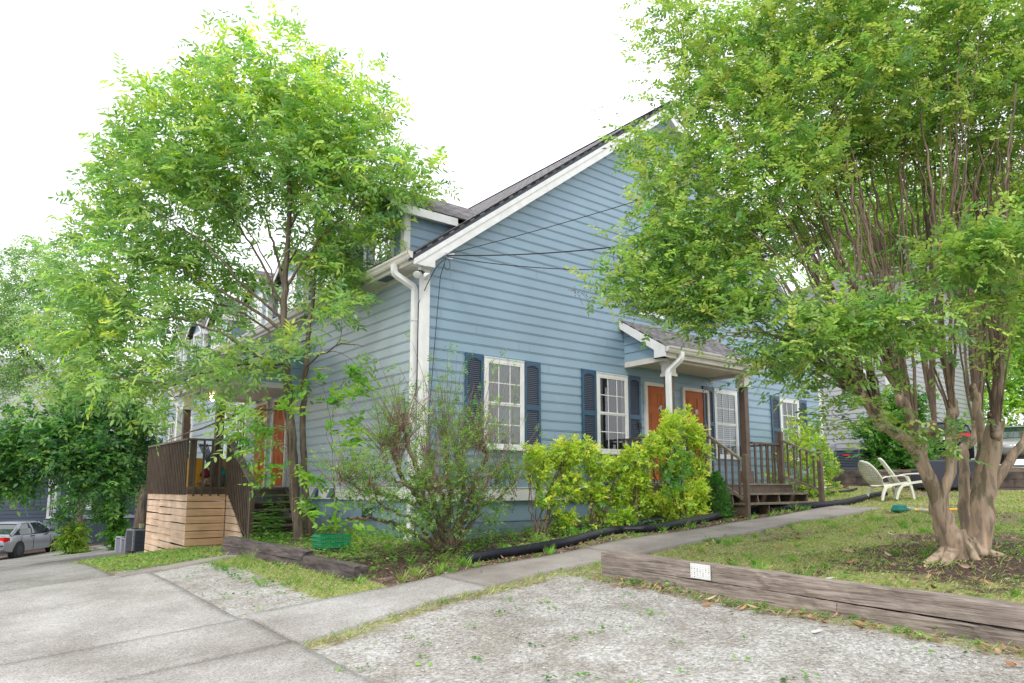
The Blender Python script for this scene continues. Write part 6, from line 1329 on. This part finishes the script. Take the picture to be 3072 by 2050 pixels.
# upper house farther left whose roof shows beyond
uh = thing('neighbour_house', 'pale house whose grey shingle roof shows at the far left edge above the dark tree', 'house', (-18, 52, -2))
p = PD(10, 1300, 62); mb = MB(); siding(mb, lambda u, o, z: (p[0]-9+u, p[1]-o, z), lambda z: 0, lambda z: 16, -2, 6.4, prof=PN); mb.box((p[0]-9, p[1]+.02, -3), (p[0]+7, p[1]+8, 6.4)); mb.build('front_wall', M['grey_siding'], uh)
roof_plane('roof', (p[0]-9.5, p[1]-.5, 6.2), (p[0]+7.5, p[1]-.5, 6.2), (p[0]+7.5, p[1]+4.5, 9.2), (p[0]-9.5, p[1]+4.5, 9.2), .2, M['roof_far'], uh)
# ------------------------------------------------------------------ background trees
def bgtree(name, label, base_px, D, trunks, blobs, nA, cols, wts, leaf, K, seed, L=(.5, .9), spread=.4, mbark='bark', group=None, jit=.15, basez=None, r0=.16, pairs=4, tip=None, flat=.6):
    b = PD(base_px, 1500, D); b[2] = hz(b[0], b[1]) if basez is None else basez
    t = thing(name, label, 'tree', tuple(b), group); s = Skel(seed)
    for P in trunks:
        pts = [b-[0, 0, .1]]+[PD(x, y, D+d) for x, y, d in P]; s.limb(pts, r0, .03, .03, step=.4, from_t=.35)
    A, d = blob_points(s.r, blobs, nA, .35); A = A[A[:, 2] > H(A[:, 0], A[:, 1])+.1]; d = d[:len(A)]
    s.grow(A, .01, .012, lift=.15); s.mesh('trunk', M[mbark], t)
    S = sprays(s.r, A, d, cols, wts, K=K, L=L, leaf=leaf, pairs=pairs, horiz=.3, spread=spread, jit=jit, tip=tip, flat=flat); leaves_mesh('crown', *S, M['leaf'], t); print(name, len(S[0])); return t
bgg = 'trees behind the houses'
bgtree('airy_tree', 'tall pale green airy tree at the left edge behind the young tree', 250, 31, [[(240, 1300, 0), (200, 1100, 0), (110, 850, 0)], [(240, 1250, 0), (230, 1080, .5), (300, 900, 0)], [(230, 1250, 0), (20, 1000, 0), (-60, 850, 0)]],
       [B(60, 800, 80, 31), B(180, 820, 80, 31), B(20, 900, 90, 31), B(110, 960, 90, 31), B(230, 950, 90, 31), B(40, 1060, 90, 31), B(150, 1090, 80, 31), B(-60, 950, 100, 31), B(60, 1170, 60, 31), B(260, 1080, 80, 31), B(-50, 1150, 80, 31), B(190, 750, 30, 31)],
       330, [(.30, .44, .20), (.38, .52, .24), (.22, .36, .15)], [3, 3, 2], (.17, .065), 9, 101, L=(.4, .8), spread=.3, group=bgg)
bgtree('dense_tree', 'dark leafy tree with an ivy-clad trunk standing between the slate house and the deck', 425, 27, [[(428, 1500, 0), (420, 1350, 0), (380, 1230, 0)], [(420, 1350, .2), (330, 1260, -.5), (200, 1250, -1)]],
       [B(120, 1290, 70, 21), B(60, 1380, 65, 21), B(200, 1330, 80, 21), B(330, 1280, 80, 22), B(280, 1380, 70, 21), B(380, 1380, 60, 22), B(140, 1410, 50, 21), B(240, 1220, 50, 22), B(20, 1330, 60, 21), B(340, 1450, 40, 21), B(30, 1450, 35, 21, .2), B(430, 1300, 50, 22), B(230, 1450, 40, 21), B(420, 1420, 40, 22)],
       330, [(.09, .22, .08), (.15, .32, .09), (.26, .44, .12), (.06, .15, .06)], [4, 3, 2.8, 2.4], (.16, .08), 8, 102, L=(.3, .55), spread=.2, r0=.21, group=bgg)
bgtree('dense_tree', 'thin dark tree with drooping branches left of the ivy trunk, over the slate house deck', 352, 28, [[(350, 1560, 0), (335, 1480, 0), (300, 1430, 0)]], [B(330, 1440, 50, 28), B(260, 1480, 35, 28), B(300, 1390, 50, 28), B(205, 1535, 18, 28, .1), B(400, 1470, 35, 28), B(320, 1530, 25, 28, .2)], 90, [(.04, .12, .03), (.08, .19, .04)], [1, 1], (.15, .07), 8, 103, L=(.3, .5), spread=.16, r0=.1, group=bgg)
bgtree('ivy_trunk', 'short stump of bright ivy climbing the thin tree by the slate house', 360, 27.8, [[(358, 1560, 0), (352, 1500, 0)]], [B(358, 1640, 22, 27.8), B(352, 1590, 20, 27.8), B(345, 1540, 18, 27.8)], 60, [(.14, .32, .04), (.08, .22, .03)], [1, 1], (.12, .09), 9, 104, L=(.1, .25), spread=.12, r0=.06, group=bgg)
bgtree('leafy_bush', 'yellow green bush in front of the slate house stair by the silver sedan', 215, 28, [[(215, 1610, 0)]], [B(212, 1620, 20, 28), B(228, 1600, 18, 28), B(232, 1640, 14, 28), B(205, 1590, 10, 28)], 46, [(.20, .34, .05), (.28, .36, .06)], [1, 1], (.12, .06), 8, 105, L=(.2, .4), spread=.15, r0=.03, group=bgg)
bgtree('leafy_bush', 'tall fresh green bush against the pale neighbour house behind the chairs', 2670, 24.5, [[(2670, 1330, 0), (2660, 1250, 0)]], [B(2640, 1300, 50, 24.5), B(2690, 1280, 60, 24.5), B(2700, 1350, 60, 24.5), B(2650, 1380, 50, 24.5), B(2740, 1370, 40, 24.5), B(2660, 1230, 40, 24.5), B(2720, 1220, 50, 24.5), B(2700, 1410, 45, 24.5)], 300, [(.10, .28, .04), (.16, .36, .06), (.05, .16, .03)], [3, 3, 2], (.12, .06), 9, 106, L=(.2, .4), spread=.2, r0=.06, basez=2.3, group=bgg)
for i, (px_, D, bb, lbl) in enumerate(((2650, 38, [(2560, 900, 130), (2650, 760, 150), (2560, 620, 120), (2700, 1000, 110), (2760, 880, 130), (2620, 1080, 80), (2700, 600, 130)], 'bright green tree filling the gap behind the fanned stems, left of two'),
        (2920, 36, [(2880, 1000, 140), (2980, 860, 150), (2860, 760, 140), (3030, 1050, 120), (2900, 1130, 90), (3090, 900, 120), (2970, 650, 150), (2860, 560, 100), (3060, 700, 110)], 'bright green tree behind the right trunk, right of two'),
        (3160, 30, [(3120, 1150, 80), (3180, 1000, 110), (3080, 1200, 60), (3150, 820, 120), (3000, 1230, 50)], 'green tree at the right edge above the pale silver car'))):
    bgtree('background_tree', lbl, px_, D, [[(px_, 1200, 0), (px_-20, 950, 0), (px_, 700, 0)], [(px_+30, 1150, 0), (px_+90, 950, 0)]], [B(a, b_, c, D) for a, b_, c in bb], 330, [(.32, .52, .08), (.42, .60, .10), (.20, .38, .06)], [3, 3, 2], (.26, .13), 8, 110+i, L=(.6, 1.1), spread=.5, r0=.2, basez=3., group=bgg)
for i, (px_, D, bb, lbl) in enumerate(((480, 45, [(440, 1180, 60), (500, 1230, 50), (400, 1250, 60)], 'pale distant tree showing just left of the blue house corner'),)):
    bgtree('background_tree', lbl, px_, D, [[(px_, 1400, 0), (px_, 1250, 0)]], [B(a, b_, c, D) for a, b_, c in bb], 90, [(.10, .2, .05), (.15, .27, .08)], [1, 1], (.25, .12), 8, 120+i, L=(.6, 1.1), spread=.5, r0=.2, group=bgg)
# trees across the street behind the photographer: only seen as reflections and soft shade
# ------------------------------------------------------------------ grass, weeds, pebbles and leaf litter
r = np.random.default_rng(501)
def scatter(n, dens, x0, x1, y0, y1, near=None):
    x = r.uniform(x0, x1, n); y = r.uniform(y0, y1, n); d = np.clip(dens(x, y), 0, 1); k = r.random(n) < d; x, y = x[k], y[k]
    return x, y
def on_slab(x, y):
    a = (x > -3.72) & (x < 9.0) & (y > path_lo(x)) & (y < path_hi(x)); b = (x < -3.74) & (y < 1.55) & (x > -14)
    c = (x < -2.3) & (x > -4.2) & (y > 1.22+.27*(x+4.2)) & (y < 1.62+.27*(x+4.2)); d = (x > .17) & (x < .40) & (y < -4.0); e = (x > 0) & (x < WX) & (y > 0) & (y < WY); f = (x > -2.4) & (x < 0) & (y > 5.1) & (y < 8.7); g_ = (x < -2.5) & (y > 8.5)
    return a | b | c | d | e | f | g_
def gdens(x, y):
    c = cover(x, y); n = fbm(x, y, 6, 9); v = (c[..., 0]*1.25-c[..., 2]*.75+.25*n); v = np.where(c[..., 1] > .5, (v-.55)*.25*(n > .35), v); D = (x-CAMP[0])*Fd[1]+(y-CAMP[1])*Ld[1]
    return np.where(on_slab(x, y) | (D < 3), 0, v*np.clip((12/np.maximum(D, 5))**1.1, .12, 1))
x, y = scatter(300000, gdens, -4.5, 15, -10, 9); n = len(x); z = H(x, y); D = (x-CAMP[0])*Fd[1]+(y-CAMP[1])*Ld[1]
cl = fbm(x, y, 5, 33); h = r.uniform(.02, .05, n)*(1+1.0*np.clip(cl, 0, 1))*(1+.35*(x < 0)); a = r.uniform(0, 6.28, n)
P = np.stack([x, y, z-.005], 1); dr = np.stack([np.cos(a)*.9, np.sin(a)*.9, r.uniform(.5, 1.8, n)], 1)
gcol = palette(r, n, [(.24, .37, .08), (.36, .46, .12), (.52, .50, .22), (.15, .27, .05)], [4, 3, 3.4, 1.3])
leaves_mesh('grass', P, dr, np.stack([np.sin(a), -np.cos(a), 0*a+.2], 1), h*1.25, .0045+.0012*D*.35*r.uniform(.7, 1.3, n), gcol, M['grassm'], droop=.35); o = bpy.data.objects['grass']; o['kind'] = 'stuff'; print('grass', n)
# tall tufts
P = []; dr = []; Lh = []; C_ = []
for k in range(230):
    while True:
        if k < 140: x0, y0 = r.uniform(-3.2, 9), r.uniform(-2.55, 1.8)
        else: x0, y0 = r.uniform(.35, 8), r.uniform(-9.5, -3.5)
        if not on_slab(np.array(x0), np.array(y0)) and (x0 > -2.2 or r.random() < .5): break
    m_ = r.integers(12, 34); hh = r.uniform(.08, .22); a = r.uniform(0, 6.28, m_); q_ = r.uniform(.2, 1.1, m_)
    for j in range(m_): P.append((x0+r.normal(0, .025), y0+r.normal(0, .025), hz(x0, y0)-.01)); dr.append((math.cos(a[j])*q_[j], math.sin(a[j])*q_[j], 1.3)); Lh.append(hh*r.uniform(.6, 1.2))
    C_.append(np.tile(palette(r, 1, [(.16, .36, .04), (.24, .42, .07), (.32, .42, .10)], [2, 2, 1]), (m_, 1)))
P = np.array(P); dr = np.array(dr); leaves_mesh('grass_tufts', P, dr, np.cross(dr, [0, 0, 1.])+.01, Lh, np.full(len(P), .011), np.concatenate(C_), M['grassm'], droop=.45); bpy.data.objects['grass_tufts']['kind'] = 'stuff'
# broad low ground cover (clover-like rosettes)
def wdens(x, y):
    n = fbm(x, y, 3, 17); bed = (x > -2) & (y > -1.95) & (y < 3.3) & (x < 8); strip = np.exp(-((x-.10)**2)/.012)*(y < -4.3)*(.5+1.0*(fbm(x, y, 4, 40) > .05)); c2 = (x > -3.1) & (x <= -2.05) & (y > -2.2) & (y < 2.2); rgt = (x > .3) & (y < -6.6)*(fbm(x, y, 3, 8) > .1)
    edge = (x < -2.3) & (x > -4.2) & (y > 1.8) & (y < 9.5)
    v = .05+bed*(.8+.8*n)*(1-.30*sm((-y-1.4)/.5))*(1-.5*sm((x-1.8)/2))+strip*1.2+c2*(.4+.6*n)+rgt*.28+edge*.8
    return np.where(on_slab(x, y) & ~((strip > .3) & (x < .17)), 0, np.clip(v, 0, 1))
x, y = scatter(17000, wdens, -4.2, 9, -9.5, 9.5); n = len(x); kx = 6; X = np.repeat(x, kx); Y = np.repeat(y, kx); a = r.uniform(0, 6.28, n*kx); hgt = np.repeat(np.where((x > -2) & (y > -1.8) & (y < 3.3), r.uniform(.03, .20, n), r.uniform(.01, .06, n)), kx)*r.uniform(.4, 1.1, n*kx)
P = np.stack([X+.03*np.cos(a), Y+.03*np.sin(a), H(X, Y)+hgt], 1); dr = np.stack([np.cos(a), np.sin(a), r.uniform(-.1, .5, n*kx)], 1)
colr = np.repeat(palette(r, n, [(.13, .32, .06), (.21, .43, .08), (.30, .50, .12), (.09, .22, .05)], [3, 3, 2, 1.5]), kx, 0)
leaves_mesh('ground_cover', P, dr, np.tile([0, 0, 1.], (n*kx, 1))+r.normal(0, .35, (n*kx, 3)), r.uniform(.025, .06, n*kx)*(1+.5*(hgt > .08)), r.uniform(.018, .036, n*kx), colr, M['leaf'], droop=.2); bpy.data.objects['ground_cover']['kind'] = 'stuff'; print('cover', n*kx)
# dry leaves
def ldens(x, y):
    c = cover(x, y); v = c[..., 2]*.8; v = np.where((x < .33) & (y < -3.6), .12*np.exp(-((x-.03)**2)/.12), v); v = v+.7*((y > -2.62) & (y < -1.9) & (x > -2)); s = on_slab(x, y)
    return np.where(s & ((y > 0) | (x > 0) & (y < -4.0) & (x < .4)), 0, np.where(s, .012, v))
x, y = scatter(26000, ldens, -4, 15, -9.8, 3.5); n = len(x); a = r.uniform(0, 6.28, n); P = np.stack([x, y, H(x, y)+.012+.025*on_slab(x, y)+r.uniform(0, .012, n)], 1)
nn = np.tile([0, 0, 1.], (n, 1))+r.normal(0, .35, (n, 3)); leaves_mesh('leaf_litter', P, np.stack([np.cos(a), np.sin(a), r.normal(0, .25, n)], 1), nn, r.uniform(.03, .075, n), r.uniform(.015, .035, n), palette(r, n, [(.30, .19, .12), (.20, .11, .07), (.42, .30, .20), (.36, .17, .09), (.5, .43, .36)], [3, 3, 2, 1, .7], .2), M['dry'], droop=-.25); bpy.data.objects['leaf_litter']['kind'] = 'stuff'; print('litter', n)
# larger fallen leaves, single curled ones by the timbers
P = []; 
for k in range(46): yy = r.uniform(-9.3, -4.2); xx = .1-abs(r.normal(0, .18)); P.append((xx, yy, hz(xx, yy)+.02))
for k in range(60): xx, yy = r.uniform(.5, 5), r.uniform(-8.5, -3.7); P.append((xx, yy, hz(xx, yy)+.025))
P = np.array(P); n = len(P); a = r.uniform(0, 6.28, n); leaves_mesh('fallen_leaves', P, np.stack([np.cos(a), np.sin(a), 0*a+.1], 1), np.tile([0, 0, 1.], (n, 1))+r.normal(0, .5, (n, 3)), r.uniform(.08, .14, n), r.uniform(.03, .05, n), palette(r, n, [(.45, .24, .13), (.35, .2, .12), (.55, .38, .26)], [1, 1, 1]), M['dry'], hexa=True, droop=-.3); bpy.data.objects['fallen_leaves']['kind'] = 'stuff'
# pebbles
def pdens(x, y):
    c = cover(x, y)[..., 1]; D = (x-CAMP[0])*Fd[1]+(y-CAMP[1])*Ld[1]; s = on_slab(x, y)
    return np.where((D < 3.2) | (D > 16), 0, np.where(s, .006+.06*np.exp(-((x+3.72)**2)/.03), np.clip(c*1.1-.15, 0, 1)*np.clip(5.5/np.maximum(D, 4), .3, 1)*np.clip(.72+.75*fbm(x, y, 1.1, 73)+.3*fbm(x, y, 3, 74), .2, 1)))
x, y = scatter(150000, pdens, -8, .2, -10.2, 3); n = len(x); s = r.uniform(.004, .0105, n)*(1+.8*(r.random(n) < .06)+1.4*(r.random(n) < .008)); on = on_slab(x, y); on = on & ~((x > .04)); z = H(x, y)+np.where(on, .026, .0)+s*.2
k = unit(np.array([[1, 0, 0], [-.5, .87, 0], [-.5, -.87, 0], [.6, .5, .55], [-.75, .1, .6], [.1, -.7, .62], [0, 0, -.6]], float)); V = []
ang = r.uniform(0, 6.28, n); ca, sa = np.cos(ang), np.sin(ang); kk = k[None]*(1+r.normal(0, .18, (n, len(k), 1)))*np.array([1, .8, .62]); rx = kk[..., 0]*ca[:, None]-kk[..., 1]*sa[:, None]; ry = kk[..., 0]*sa[:, None]+kk[..., 1]*ca[:, None]
V = np.stack([x[:, None]+rx*s[:, None], y[:, None]+ry*s[:, None], z[:, None]+kk[..., 2]*s[:, None]], -1).reshape(-1, 3)
tri = np.array([[0, 1, 3], [1, 4, 3], [1, 2, 4], [2, 5, 4], [2, 0, 5], [0, 3, 5], [3, 4, 5]]); Fq = (np.arange(n)[:, None, None]*7+tri[None]).reshape(-1, 3)
pt = (1+.13*fbm(x, y, 1.3, 71)+.10*fbm(x, y, 3.5, 72))[:, None]; np_mesh('gravel', V, Fq, M['dry'], col=np.repeat(pt*palette(r, n, [(.42, .41, .40), (.56, .55, .53), (.33, .32, .31), (.48, .44, .39)], [3, 2.5, 2, 2], .08), 7, 0), k=3); bpy.data.objects['gravel']['kind'] = 'stuff'; print('gravel', n)
# expansion-joint weeds: thin dark lines of soil in the slab joints
mb = MB()
